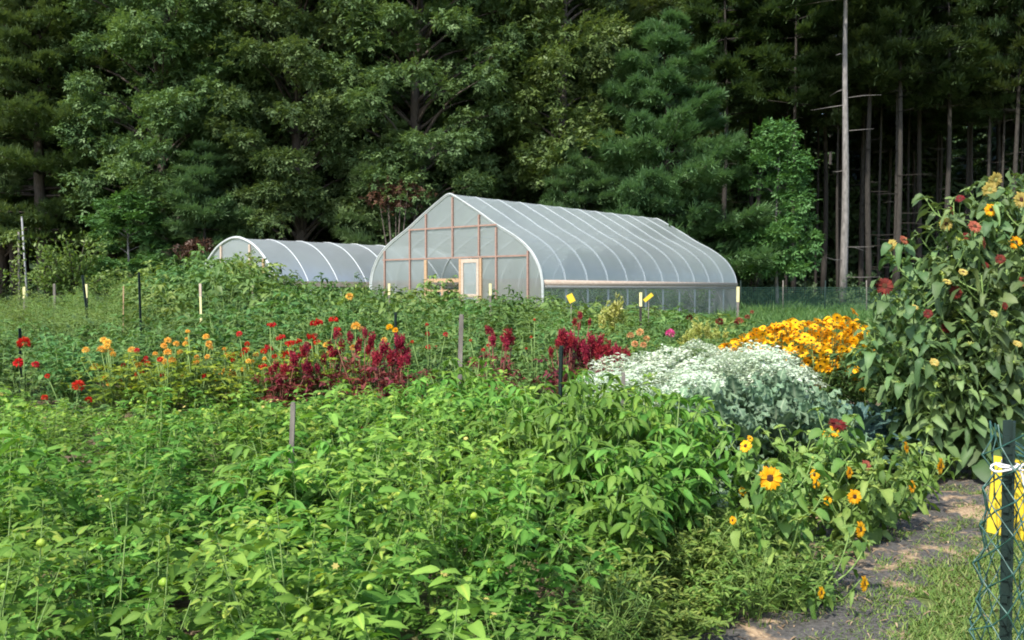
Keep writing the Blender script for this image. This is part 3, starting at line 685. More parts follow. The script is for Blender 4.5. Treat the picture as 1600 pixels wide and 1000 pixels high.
# far woods: closes the view between the trunks
r = rng_of(88); n = 52000
x = r.uniform(-75, 75, n); y = r.uniform(84, 100, n); top = 13.5 + 4 * sstep(5, 20, x) + 3 * np.sin(x * .21) + 3 * np.sin(x * .53 + 1) + 2 * np.sin(x * 1.3)
z = gz(x, y) + top * r.random(n) ** .9
mb = MB(); mb.scatter(TWIGS[0], np.stack([x, y, z], -1), frames(nrm(r.normal(size=(n, 3))), nrm(r.normal(size=(n, 3)) * .5 + np.array([0, -.2, 1]))), r.uniform(1.2, 2.1, n), np.clip(r.normal(.4, .2, n), 0, 1))
for i in range(70):
    xx = r.uniform(-75, 75); yy = r.uniform(78, 100); mb.tube([(xx, yy, 1.2), (xx + r.uniform(-.4, .4), yy, 17)], [.22, .1], 6, m=1)
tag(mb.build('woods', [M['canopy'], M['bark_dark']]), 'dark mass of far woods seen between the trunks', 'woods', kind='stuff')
# undergrowth along the forest edge
r = rng_of(89); n = 15000
x = r.uniform(-32, 34, n); y = 43.5 + 14 * r.random(n) ** 1.3; cl_ = .5 + .5 * np.sin(x * 1.7 + np.sin(y * 1.1)) * np.sin(y * .9 + x * .4)
z = gz(x, y) + r.random(n) * (.25 + 1.5 * cl_ ** 2)
mb = MB(); mb.scatter(TWIGS[1], np.stack([x, y, z], -1), frames(nrm(r.normal(size=(n, 3)) + [0, -.3, 0]), nrm(r.normal(size=(n, 3)) * .5 + np.array([0, -.2, 1]))), r.uniform(.14, .3, n), np.clip(r.normal(.5, .2, n), 0, 1))
tag(mb.build('undergrowth', M['canopy']), 'low leafy undergrowth along the foot of the forest', 'undergrowth', kind='stuff')
r = rng_of(91); n = 38000
x = r.uniform(9, 42, n); y = r.uniform(66, 76, n); z = gz(x, y) + (10.5 + 2.5 * np.sin(x * .7) + 1.5 * np.sin(x * 1.9)) * r.random(n)
mb = MB(); mb.scatter(TWIGS[2], np.stack([x, y, z], -1), frames(nrm(r.normal(size=(n, 3))), nrm(r.normal(size=(n, 3)) * .5 + np.array([0, -.2, 1]))), r.uniform(.6, 1.1, n), np.clip(r.normal(.45, .22, n), 0, 1))
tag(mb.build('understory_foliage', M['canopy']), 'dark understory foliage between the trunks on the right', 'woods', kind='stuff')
# rough grass of the field margin
r = rng_of(90); n = 52000
y = 19 + 24.5 * r.random(n) ** .8; px = r.uniform(960, 1480, n); x = (px - 800) / F_PX * y
cl_ = .5 + .5 * np.sin(x * 1.3 + np.sin(y * .8)) * np.sin(y * .7 + x * .5)
lpx = x - org[0]; lpy = y - org[1]; aa = lpx * DIR[0] + lpy * DIR[1]; s_ = lpx * PRP[0] + lpy * PRP[1]
k = ~((aa > -.3) & (aa < LEN + .3) & (np.abs(s_) < W2 + .3)); x, y, cl_ = x[k], y[k], cl_[k]; n = len(x); a = r.uniform(0, 6.28, n)
h = (.16 + .5 * cl_ ** 1.5) * r.uniform(.6, 1.2, n)
mb = MB(); mb.scatter(L_BLADE, np.stack([x, y, gz(x, y)], -1), frames(np.stack([np.cos(a) * .8, np.sin(a) * .8, r.uniform(.2, 1.4, n)], -1), nrm(r.normal(size=(n, 3)) + [0, 0, .5])), np.stack([h, r.uniform(.02, .045, n), h], -1), np.clip(r.normal(.5, .22, n), 0, 1))
tag(mb.build('rough_grass', M['mid']), 'rough grass and weeds of the field margin before the forest', 'grass', kind='stuff')
# dry brown boughs
def brush(px, py, d, w, h, label):
    c = P(px, py, d); r = rng_of(int(px)); n = 420; g = float(gz(c[0], d))
    t = thing('dead_bush', label, 'bush', (c[0], c[1], g)); st = MB(); lv = MB()
    p = r.normal(size=(n, 3)) * [w, .5, h] * .42 + [0, 0, c[2] - g]
    for k in range(9): q = p[k * 7]; st.tube([(0, 0, 0), q * .5 + [0, 0, .1], q], [.05, .03, .01], 5)
    lv.scatter(TWIGS[2], p, frames(nrm(r.normal(size=(n, 3)) + [0, 0, -.4]), nrm(r.normal(size=(n, 3)) + [0, 0, .6])), r.uniform(.16, .3, n), np.clip(r.normal(.5, .25, n), 0, 1))
    st.build('stems', M['bark'], t); lv.build('dry_leaves', M['dead'], t)
brush(618, 305, 43.5, 1.5, .7, 'dry reddish brown bush behind the left slope of the greenhouse roof')
brush(308, 391, 42, .9, .45, 'dry brown bush just left of the low hoop house')

# small fruit tree at the left of the field
r = rng_of(300); d = 30.0; x0 = X(118, d); g = float(gz(x0, d))
ft = thing('fruit_tree', 'small spreading olive green fruit tree in the field at the far left', 'tree', (x0, d, g))
tr = MB(); cr = MB(); tr.tube([(0, 0, 0), (.03, 0, .6), (0, .02, 1.3)], [.09, .075, .06], 7)
pp = []; dd_ = []
for k in range(17):
    az = r.uniform(0, 6.28); el = r.uniform(.25, 1.25); L = r.uniform(1.1, 2.1); o = np.array([math.cos(az) * math.cos(el), math.sin(az) * math.cos(el), math.sin(el)])
    b0 = np.array([0, 0, r.uniform(.8, 1.3)]); e = b0 + o * L; tr.tube([b0, b0 + o * L * .5 + [0, 0, .05], e], [.04, .022, .006], 5)
    for q in range(150):
        t = r.uniform(.25, 1.03); pp.append(b0 + o * L * t + r.normal(size=3) * .13); dd_.append(o + r.normal(size=3) * .7)
pp = np.array(pp); n = len(pp)
cr.scatter(L_LOW, pp, frames(np.array(dd_), nrm(r.normal(size=(n, 3)) * .6 + [0, 0, 1])), r.uniform(.11, .19, n), np.clip(r.normal(.5, .2, n), 0, 1))
tr.build('trunk', M['bark'], ft); cr.build('crown', M['olive'], ft)

# ------------------------------------------------------------------ crop plants
def bush(seed, H, RAD, nst, nodes, leaf, T, side=0.6, wid=1.0, base_bare=.12, droop=.15, stem_r=.006, leafvar=.3, fl=None, spread=1.1, upright=.5, tilt=.35, rosette=4, hv=(.82, 1.08), rs=(.4, .8)):
    """branching soft plant: returns stems MB, leaves MB, list of tip points"""
    r = rng_of(seed); st = MB(); lv = MB(); L = Leaves(); tips = []
    for k in range(nst):
        az = k * 2.399 + r.uniform(-.4, .4); rd = RAD * math.sqrt((k + .5) / nst) * r.uniform(.75, 1.1); h = H * (1 - .28 * (rd / RAD) ** 2) * r.uniform(*hv)
        o = np.array([math.cos(az), math.sin(az), 0])
        def bp(t): return o * rd * t ** spread + np.array([0, 0, h * (t ** .85)]) + np.array([.02 * math.sin(7 * t + k), .02 * math.cos(6 * t + k), 0])
        st.tube([bp(t) for t in (0, .3, .6, 1)], [stem_r * 1.6, stem_r * 1.3, stem_r, stem_r * .4], 4)
        tips.append(bp(1.0))
        for q in range(nodes):
            t = base_bare + (1 - base_bare) * (q + r.random()) / nodes; p = bp(t)
            a2 = q * 2.2 + r.uniform(-.5, .5); od = np.array([math.cos(a2), math.sin(a2), 0])
            sl_ = RAD * side * r.uniform(.25, .8) * (1.1 - .5 * t); e = p + (od + o * .4) * sl_ + np.array([0, 0, sl_ * r.uniform(-.1, .7)])
            if sl_ > .05: st.tube([p, (p + e) / 2 + [0, 0, .015], e], [stem_r * .6, stem_r * .45, stem_r * .25], 3, cap=False)
            nlv = 5 if t > .5 else 3
            for j in range(nlv):
                b = p + (e - p) * (j + 1) / nlv; ax = a2 + (1.1 if j % 2 else -1.1) * (1 if j < nlv - 1 else .1) + r.uniform(-.4, .4)
                ld = np.array([math.cos(ax), math.sin(ax), r.normal(upright * .4, .3) - droop])
                sz = leaf * r.uniform(1 - leafvar, 1 + leafvar) * (.75 + .35 * (1 - t))
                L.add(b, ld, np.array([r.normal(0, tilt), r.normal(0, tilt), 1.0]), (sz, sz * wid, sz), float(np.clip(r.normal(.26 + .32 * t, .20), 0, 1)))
        for j in range(rosette):
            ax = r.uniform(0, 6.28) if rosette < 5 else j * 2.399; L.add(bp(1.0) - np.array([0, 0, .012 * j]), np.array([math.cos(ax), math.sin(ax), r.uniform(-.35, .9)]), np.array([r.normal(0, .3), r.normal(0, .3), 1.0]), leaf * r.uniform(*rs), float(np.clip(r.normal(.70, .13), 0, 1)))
    L.flush(lv, T)
    return st, lv, tips

def T_husk():
    V = []; Fc = []; n = 8
    prof_ = [(0.0, .12), (.25, .42), (.55, .5), (.85, .3), (1.0, .02)]
    for z, rd in prof_:
        for j in range(n): a = 2 * math.pi * j / n; q = rd * (1 + .12 * (-1) ** j); V.append((q * math.cos(a), q * math.sin(a), -z))
    for i in range(len(prof_) - 1):
        for j in range(n):
            a = i * n + j; b = i * n + (j + 1) % n; Fc += [(a, b, b + n), (a, b + n, a + n)]
    return np.array(V, float), np.array(Fc), np.zeros(len(V))
HUSK = T_husk()
husk_me = MB().raw(HUSK[0] * .027, HUSK[1], .6).mesh('fruit', M['fruit'])
def T_flower5(mid=0):
    mb = MB(); n = 6; a = np.arange(n) * 2 * math.pi / n; d = np.stack([np.cos(a), np.sin(a), np.full(n, .25)], -1)
    mb.scatter(L_LOW, np.zeros((n, 3)), frames(d, np.tile([0, 0, 1.0], (n, 1))), np.tile([1, 1.4, 1], (n, 1)), np.full(n, .5)); return mb
tiny_fl = MB(); a = np.arange(6) * math.pi / 3
tiny_fl.scatter(L_LOW, np.zeros((6, 3)), frames(np.stack([np.cos(a), np.sin(a), np.full(6, .25)], -1), np.tile([0, 0, 1.0], (6, 1))), np.tile([.013, .02, .013], (6, 1)), np.full(6, .7))
tiny_me = tiny_fl.mesh('blossom', M['pale'])

def proto_plant(name, cat, st, lv, leafm, stemm=None, single=False):
    t = thing(name, '', cat)
    st.build('stems', stemm or M['stem'], t); lv.build('leaves', leafm, t)
    return t
tomatillo = []
for k in range(7):
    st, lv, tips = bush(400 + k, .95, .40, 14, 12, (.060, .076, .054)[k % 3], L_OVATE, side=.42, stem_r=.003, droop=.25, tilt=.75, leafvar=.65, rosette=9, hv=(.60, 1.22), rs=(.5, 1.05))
    t = proto_plant('tomatillo_plant', 'plant', st, lv, M['tomatillo']); r = rng_of(450 + k)
    for q in range(3):
        p = tips[(q * 3) % len(tips)] * [.95, .95, r.uniform(.80, .97)] + r.normal(size=3) * .03; o = link('fruit', husk_me, t); o.location = p; s = r.uniform(.8, 1.25); o.scale = (s, s, s)
    for q in range(2):
        p = tips[(q * 4 + 1) % len(tips)] + r.normal(size=3) * [.05, .05, .02] + [0, 0, .01]; o = link('blossom', tiny_me, t); o.location = p; o.rotation_euler = (r.uniform(-.8, .8), r.uniform(-.8, .8), 0)
    tomatillo.append(t)
pepper = []
for k in range(3):
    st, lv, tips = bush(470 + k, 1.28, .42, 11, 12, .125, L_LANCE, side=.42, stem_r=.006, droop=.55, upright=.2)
    pepper.append(proto_plant('pepper_plant', 'plant', st, lv, M['pepper']))

GTM = 'tomatillo plants of the foreground bed'
r = rng_of(500); cnt = 0
lab_t = 'bushy tomatillo plant with small pointed leaves in the dense foreground bed'
def xr(y): return -.02 + (y - 2.2) * .27
y = 1.95
while y < 7.75:
    xa = -(800 / F_PX) * y - .35; xb = xr(y); n = max(2, int((xb - xa) / .50)); 
    for i in range(n):
        xx = xa + (i + r.uniform(.2, .8)) * (xb - xa) / n; yy = y + r.uniform(-.13, .13)
        if 4.6 < yy < 6.9 and xx > -.35 + (yy - 5) * .1: continue
        und = .5 + .5 * math.sin(xx * 2.1 + 1.3) * math.sin(yy * 1.7 + .6)
        s = (.70 + .30 * und + (.10 if xx > -2.2 + .1 * yy else -.04) * min(1, max(0, (yy - 5) / 2)) + .08 * min(1, max(0, (yy - 3.5) / 3))) * r.uniform(.84, 1.12)
        pxx = xx / yy * F_PX + 800; yt_ = np.interp(pxx, [0, 380, 470, 560, 700, 850], [606, 608, 602, 586, 582, 588])
        if yy < 2.7: s = min(s, .80)
        if yy > 5.2: s = min(s, (EYE - (yt_ - 455 + r.normal(0, 7)) / F_PX * yy - float(gz(0, yy))) / 1.10)
        if 2.9 < yy < 3.5 and -.35 < xx < -.0: s *= .62
        if r.random() < .07: continue
        place(tomatillo[cnt % 7], xx / yy * F_PX + 800, yy, r.uniform(0, 6.28), (r.uniform(.95, 1.15), r.uniform(.95, 1.15), s), lab_t, GTM); cnt += 1
    y += .47
lab_p = 'taller pepper plant with long drooping leaves in front of the white flowers'
for px, d, top in ((800, 6.6, 590), (850, 6.2, 582), (905, 6.0, 572), (935, 5.3, 592), (985, 5.7, 575), (1030, 5.4, 610), (880, 5.2, 600), (1000, 4.9, 650), (1050, 5.9, 610), (940, 6.5, 578), (820, 5.6, 625), (1060, 5.2, 680), (960, 4.6, 700), (740, 7.0, 590), (680, 7.3, 588), (620, 7.2, 596), (780, 6.0, 615), (700, 6.4, 618), (560, 7.4, 598), (500, 7.3, 606), (724, 7.9, 556), (755, 7.6, 570), (452, 4.6, 672), (470, 4.5, 690)):
    s = (P(px, top, d)[2] - gz(0, d)) / 1.3
    place(pepper[cnt % 3], px, d, r.uniform(0, 6.28), (1, 1, s), lab_p, 'pepper plants beside the tomatillo bed'); cnt += 1

# weeds between the bed and the path
weed = []
for k in range(3):
    st, lv, tips = bush(520 + k, .42, .30, 12, 7, .065, L_NARROW if k == 2 else L_OVATE, side=.6, stem_r=.003, wid=.8, upright=.9, droop=0)
    Lg = Leaves(); r = rng_of(530 + k)
    for q in range(45):
        a = r.uniform(0, 6.28); rd = .20 * math.sqrt(r.random()); Lg.add(np.array([rd * math.cos(a), rd * math.sin(a), 0]), np.array([math.cos(a) * .9, math.sin(a) * .9, 1.0]), np.array([math.cos(a), math.sin(a), .3]), (r.uniform(.06, .16), .010, .10), float(np.clip(r.normal(.55, .25), 0, 1)))
    Lg.flush(lv, L_BLADE); weed.append(proto_plant('weed_clump', 'weeds', st, lv, M['weed']))
r = rng_of(540)
for i in range(80):
    yy = r.uniform(3.0, 5.8); lo = xr(yy) - .1; hi = lo + .40 + (yy - 3.0) * .36; xx = r.uniform(lo, hi)
    if on_path(xx, yy) < .36: continue
    place(weed[i % 3], xx / yy * F_PX + 800, yy, r.uniform(0, 6.28), r.uniform(.7, 1.15), 'low tangle of wispy weeds between the tomatillo bed and the path', 'weeds beside the path')

for i, (px, d) in enumerate(((1080, 4.35), (1130, 4.4), (1180, 4.5), (1110, 4.65), (1215, 4.75), (1160, 4.85), (1050, 4.2), (1235, 4.6), (1190, 5.1), (1010, 4.1), (1270, 5.0), (960, 3.9), (1000, 4.5))):
    place(weed[i % 3], px, d, i * 1.9, (.8, .8, .5 + .2 * (i % 3)), 'low tangle of wispy weeds between the tomatillo bed and the path', 'weeds beside the path')
# ---- middle beds
midp = []
for k in range(4):
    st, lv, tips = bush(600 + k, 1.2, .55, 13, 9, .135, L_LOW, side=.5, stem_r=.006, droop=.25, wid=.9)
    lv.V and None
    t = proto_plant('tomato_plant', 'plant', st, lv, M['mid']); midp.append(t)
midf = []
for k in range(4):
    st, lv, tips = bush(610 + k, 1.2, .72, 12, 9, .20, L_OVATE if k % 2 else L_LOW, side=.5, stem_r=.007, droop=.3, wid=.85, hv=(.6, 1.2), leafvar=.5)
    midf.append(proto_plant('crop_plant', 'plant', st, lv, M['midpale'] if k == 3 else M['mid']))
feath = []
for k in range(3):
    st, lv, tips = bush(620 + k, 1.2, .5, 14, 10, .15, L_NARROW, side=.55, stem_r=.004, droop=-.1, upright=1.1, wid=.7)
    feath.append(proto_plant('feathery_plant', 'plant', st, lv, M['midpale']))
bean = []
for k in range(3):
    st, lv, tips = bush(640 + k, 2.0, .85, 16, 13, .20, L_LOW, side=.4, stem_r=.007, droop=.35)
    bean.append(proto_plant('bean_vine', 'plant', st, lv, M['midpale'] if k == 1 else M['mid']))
def top_of(px, d):
    """target pixel height of the plant tops at a given column and depth"""
    far = np.interp(px, [-50, 150, 230, 330, 390, 450, 600, 720, 800, 870, 1000, 1150, 1200], [462, 455, 440, 405, 420, 446, 456, 464, 474, 478, 486, 497, 503])
    return far
r = rng_of(660); cnt = 0
d = 11.2
while d < 25.5:
    step = .62 + .022 * d; px0, px1 = -60, 1180
    n = int((X(px1, d) - X(px0, d)) / (step * 1.02))
    for i in range(n):
        px = px0 + (px1 - px0) * (i + r.uniform(.15, .85)) / n; dd = d + r.uniform(-.2, .2)
        x = X(px, dd); lp = np.array([x, dd]) - org
        a = lp @ DIR[:2]; s = lp @ PRP[:2]
        if -0.8 < a < LEN + .5 and abs(s) < W2 + .6: continue
        ytop = top_of(px, dd); f = (dd - 11.2) / 14
        near = np.interp(px, [0, 350, 620, 900, 1180], [545, 540, 535, 530, 540])
        yt = near + (ytop - near) * min(1, f * 1.25) ** .55 + r.normal(0, 6.5)
        h = P(px, yt, dd)[2] - gz(x, dd)
        if h < .35: h = .35
        if px < 215 and dd > 14.5: pr = feath[cnt % 3]; lab = 'feathery pale green plant in the far left field bed'; grp = 'feathery plants at the far left'; H0 = 1.2
        elif 215 <= px < 440 and dd > 19: pr = bean[cnt % 3]; lab = 'tall mounded bean vine in front of the low hoop house'; grp = 'bean vines before the hoop house'; H0 = 2.0
        elif dd > 16.5: pr = midf[cnt % 4]; lab = 'broad leaved green crop plant in the far beds before the greenhouses'; grp = 'broad leaved plants of the far beds'; H0 = 1.2
        else: pr = midp[cnt % 4]; lab = 'bushy green tomato plant in the beds between flowers and greenhouse'; grp = 'tomato plants of the middle beds'; H0 = 1.2
        place(pr, px, dd, r.uniform(0, 6.28), (r.uniform(.9, 1.2), r.uniform(.9, 1.2), h / H0 * (1.16 if H0 == 2.0 else 1.06)), lab, grp); cnt += 1
    d += step
# crops inside the greenhouses
r = rng_of(670)
for a in np.arange(1.0, LEN - .5, 1.05):
    for s in (-2.9, -1.4, 1.2):
        q = gp(s + r.uniform(-.15, .15), a, 0)[:2] + org
        o = place(midp[cnt % 4], q[0] / q[1] * F_PX + 800, q[1], r.uniform(0, 6.28), (1, 1, r.uniform(1.0, 1.35)), 'tomato plant growing inside the tall greenhouse behind its film', 'tomato plants inside the greenhouse', dz=g0 - float(gz(q[0], q[1]))); cnt += 1
for a in np.arange(.8, 8, .95):
    q = gp(-1.8, a, 0)[:2] + org2
    place(midp[cnt % 4], q[0] / q[1] * F_PX + 800, q[1], r.uniform(0, 6.28), (1, 1, 1.05), 'tomato plant growing inside the low hoop house', 'tomato plants inside the hoop house', dz=g2 - float(gz(q[0], q[1]))); cnt += 1

# ------------------------------------------------------------------ flowers
def T_pom(r, n=90, flat=1.0):
    mb = MB(); i = np.arange(n); z = 1 - i / n * 1.5; ph = i * 2.399; rad = np.sqrt(np.clip(1 - z * z, 0, 1))
    d = np.stack([rad * np.cos(ph), rad * np.sin(ph), z * flat + .12], -1); dn = nrm(d)
    mb.scatter(L_LOW, d * .45, frames(dn + r.normal(size=(n, 3)) * .15, nrm(np.array([0, 0, 1.0]) + r.normal(size=(n, 3)) * .4)), np.tile([.6, .62, .6], (n, 1)), np.clip(r.normal(.5, .2, n), 0, 1)); return mb
def scaled(mb, s):
    mb.V = [v * s for v in mb.V]; return mb
pom = {c: scaled(T_pom(rng_of(700)), 1.0).mesh('flower_head', M[c]) for c in ('red', 'orange', 'gold', 'maroon', 'pink', 'peach', 'coral')}
def T_comb(r):
    """cockscomb: a thick folded crest"""
    mb = MB(); n = 150; t = r.uniform(-1, 1, n); p = np.stack([t, .22 * np.sin(t * 6) + r.normal(0, .1, n), .25 + r.random(n) * .95 * (1 - .5 * t * t)], -1)
    d = nrm(np.stack([t * .5, r.normal(0, .6, n), np.full(n, 1.0)], -1)); mb.scatter(L_LOW, p, frames(d, nrm(r.normal(size=(n, 3)))), np.tile([.34, .5, .34], (n, 1)), np.clip(r.normal(.5, .2, n), 0, 1)); return mb
comb = T_comb(rng_of(701)).mesh('flower_head', M['red'])
def T_plume(r, n=300, w=.17):
    """upright amaranth plume, unit height, with side spikes"""
    mb = MB(); pts = []
    for k in range(9):
        az = k * 2.4; b = .0 if k == 0 else r.uniform(.02, .45); L = 1.0 if k == 0 else r.uniform(.3, .5); out = 0 if k == 0 else .45
        for q in range(n // 9):
            t = r.random(); w_ = w * (.55 if k else .8) * (1 - t * .75); a = r.uniform(0, 6.28)
            pts.append([math.cos(az) * out * L * t * .8 + w_ * math.cos(a), math.sin(az) * out * L * t * .8 + w_ * math.sin(a), b + L * t])
    p = np.array(pts); d = nrm(np.stack([p[:, 0] * 2, p[:, 1] * 2, np.full(len(p), .6)], -1) + r.normal(size=(len(p), 3)) * .3)
    mb.scatter(L_NARROW, p, frames(d, nrm(r.normal(size=p.shape) + [0, 0, .5])), np.tile([.17, .26, .17], (len(p), 1)), np.clip(r.normal(.5, .3, len(p)), 0, 1)); return mb
plume = [T_plume(rng_of(710 + k)).mesh('plume', M['burgundy']) for k in range(3)]
lime_pl = [T_plume(rng_of(715 + k), w=.12).mesh('plume', M['lime']) for k in range(2)]
fl_leaf = {}
for key, mt, T, lf in (('marigold', 'marigold_leaf', L_LOW, .075), ('amar', 'amar_leaf', L_LOW, .11), ('zinnia', 'mid', L_LOW, .085), ('lime', 'marigold_leaf', L_NARROW, .10), ('susan', 'susan_leaf', L_LOW, .09)):
    fl_leaf[key] = []
    for k in range(2):
        st, lv, tips = bush(720 + k + len(fl_leaf) * 10, 1.0, .36, 11, 8, lf, T, side=.5, stem_r=.004)
        fl_leaf[key].append((st.mesh('stems', M['redstem'] if key == 'amar' else M['stem']), lv.mesh('leaves', M[mt])))
def flower_plant(name, label, group, d, px, top_leaf, heads, key, hm, size, hname='flower_head', up=True, wide=1.0, seed=0, cat='flower', extra=0):
    """heads: list of (px, py[, scale]) seen; the plant stands at depth d under column px"""
    x = X(px, d); g = float(gz(x, d)); t = thing(name, label, cat, (x, d, g), 0, group); r = rng_of(seed + int(px))
    H = max(.25, P(px, top_leaf, d)[2] - g)
    stm, lvm = fl_leaf[key][int(px) % 2]
    a = r.uniform(0, 6.28)
    o = link('stems', stm, t); o.scale = (wide, wide, H); o.rotation_euler.z = a
    o = link('leaves', lvm, t); o.scale = (wide, wide, H); o.rotation_euler.z = a
    sb = MB(); heads = list(heads)
    for h in list(heads)[:6]:
        for q in range(extra): heads.append((h[0] + r.normal(0, 10), h[1] + r.uniform(-4, 34 if hname != 'plume' else 20), .85 * (h[2] if len(h) > 2 else 1)) + tuple(h[3:]))
    for h in heads:
        p = P(h[0], h[1], d + r.uniform(-.15, .15)) - np.array([x, d, g]); s = size * (h[2] if len(h) > 2 else 1) * r.uniform(.9, 1.1)
        me = hm[int(r.integers(len(hm)))] if isinstance(hm, list) else hm
        if len(h) > 3: me = h[3]
        o = link(hname, me, t)
        if hname == 'plume': o.location = p - [0, 0, s * .55]; o.rotation_euler = (r.uniform(-.15, .15), r.uniform(-.15, .15), r.uniform(0, 6))
        else: o.location = p; o.rotation_euler = (r.uniform(-.1, .6), r.uniform(-.3, .3), r.uniform(0, 6) if hm is not comb else r.uniform(-.6, .6))
        o.scale = (s, s, s); e = np.array(o.location)
        sb.tube([(0, 0, .05), (e[0] * .5, e[1] * .5, e[2] * .6), (e[0], e[1], e[2])], [.007, .006, .004], 4)
    if heads: sb.build('flower_stems', M['redstem'] if key == 'amar' else M['stem'], t)
    return t
# red zinnias at the far left
flower_plant('zinnia_plant', 'red zinnia plant with one large round bloom at the far left', 'red zinnias', 9.6, 36, 546, [(37, 537, 1.5), (29, 568, 1.2), (55, 570, .9)], 'zinnia', pom['red'], .046)
flower_plant('zinnia_plant', 'low red zinnia plant in the front row left of the orange marigolds', 'red zinnias', 8.9, 112, 602, [(122, 604, 1.5), (70, 622, .9), (138, 626, .9), (74, 588, .6)], 'zinnia', pom['red'], .042)
# orange marigolds with some red
R_ = pom['red']
mar = [(178, 560, [(168, 536, 1.2), (158, 547, 1.3), (172, 549, 1), (163, 590, .6)]), (222, 565, [(206, 548, 1.1), (214, 548, .8, R_), (228, 560, .8, R_), (230, 569, 1, R_), (193, 571, .7, R_), (215, 585, 1, R_), (166, 594, .8, R_)]),
       (262, 556, [(262, 533, 1.1), (256, 541, 1), (262, 552, 1.2), (275, 538, .9), (285, 588, .7, R_), (250, 562, .7, R_)]), (305, 556, [(290, 538, .9), (322, 527, .9), (326, 538, 1), (293, 518, .6), (308, 566, .7), (318, 588, .7, R_)]),
       (355, 562, [(357, 556, 1), (358, 583, 1.1), (345, 586, .7), (350, 546, .7)]), (392, 560, [(386, 547, .9), (400, 555, .9), (374, 522, .9, R_), (382, 548, .9, R_), (388, 565, .8)])]
for i, (px, tl, hd) in enumerate(mar):
    flower_plant('marigold_plant', ['marigold plant with a pair of large orange blooms at the left end of its row', 'yellow leaved marigold plant with mixed red and orange blooms', 'marigold plant with a tight cluster of orange blooms', 'marigold plant behind the tall pale stake, orange blooms at top', 'small marigold plant with few orange blooms low down', 'marigold plant with a raised single red bloom beside the amaranth'][i],
                 'marigolds of the flower row', 9.8 + .25 * math.sin(i * 2), px, tl - 16, hd, 'marigold', pom['orange'], .040, wide=1.55, extra=2)
# cockscomb reds and oranges
cc = [(425, 545, [(428, 512, .9), (420, 548, 1), (440, 532, 1), (466, 538, .9)]), (470, 545, [(456, 555, 1), (455, 538, .9), (412, 550, .8)]), (500, 535, [(495, 511, 1.3), (521, 505, 1), (497, 540, 1), (510, 540, .9, pom['orange']), (492, 525, .7, pom['coral'])]), (550, 540, [(556, 511, 1.1, pom['orange']), (530, 525, .9, pom['coral']), (565, 515, .8, pom['peach']), (600, 532, .8, pom['orange']), (609, 512, .8, pom['gold'])])]
for i, (px, tl, hd) in enumerate(cc):
    flower_plant('cockscomb_plant', ['cockscomb plant with dark stem and scarlet crest at the left of the burgundy amaranth', 'short cockscomb plant with scarlet crests among amaranth leaves', 'cockscomb plant carrying the two tallest scarlet crests', 'cockscomb plant with orange and peach crests in the burgundy clump'][i], 'cockscombs of the flower row', 9.6, px, tl - 12, hd, 'marigold', pom['red'] if i % 2 else comb, .048, wide=1.1, extra=1)
# burgundy amaranth
am = [(437, 575, [(430, 572, .8), (447, 580, 1), (458, 560, 1), (440, 590, .8)]), (468, 565, [(465, 565, 1.1), (478, 568, 1.1), (475, 548, .9)]), (520, 560, [(525, 555, 1), (505, 560, .8), (535, 540, .8), (515, 540, .7)]), (568, 550, [(560, 545, 1), (580, 530, .9), (570, 520, .7), (548, 525, .8)]),
      (605, 558, [(600, 545, 1.1), (612, 556, 1), (592, 558, .9)]), (630, 555, [(626, 535, 1.1), (632, 552, 1), (620, 560, .9)]), (775, 545, [(770, 530, .9), (790, 525, 1), (800, 530, .6), (763, 515, .6)]),
      (885, 548, [(880, 525, 1.1), (893, 530, 1.1), (870, 535, .8), (906, 493, .6)]), (930, 560, [(915, 545, 1), (930, 540, 1.2), (922, 530, .9)]), (955, 562, [(950, 545, 1), (965, 550, 1.1), (960, 562, .8), (940, 565, .8)])]
for i, (px, tl, hd) in enumerate(am):
    flower_plant('amaranth_plant', ['burgundy amaranth plant lowest and furthest left of the dark clump', 'burgundy amaranth plant with bright crimson plumes under the scarlet crests', 'burgundy amaranth plant between the scarlet and orange crests', 'burgundy amaranth plant behind the orange crests', 'dense burgundy amaranth plant left of the thin green post', 'dense burgundy amaranth plant at the right end of the left clump', 'small burgundy amaranth plant right of the grey wooden stake', 'burgundy amaranth plant right behind the green post in the centre', 'burgundy amaranth plant with the tallest plumes left of the white flowers', 'burgundy amaranth plant touching the white flowers'][i], 'burgundy amaranths', 9.3 + .2 * math.sin(i), px, tl - 2, hd, 'amar', plume, .19, 'plume', wide=.9 if i > 6 else .8, extra=3 if i > 6 else 1)
# scattered thin red spikes behind the stake
for px, tl, hd, lb in ((672, 540, [(667, 508, .7), (668, 522, .8), (696, 523, .9), (669, 543, .9), (644, 535, .6), (681, 543, .6)], 'thin plant with sparse rusty red blooms left of the grey wooden stake'),
                       (760, 552, [(755, 548, .8), (735, 532, .5), (763, 540, .6), (740, 566, .6)], 'thin plant with rusty red seed heads right of the grey wooden stake'),
                       (835, 535, [(835, 500, .5), (830, 527, .5), (822, 545, .5)], 'thin plant with tiny red blooms left of the central amaranth')):
    flower_plant('zinnia_plant', lb, 'thin red flowering plants', 10.2, px, tl, hd, 'zinnia', pom['red'], .038)
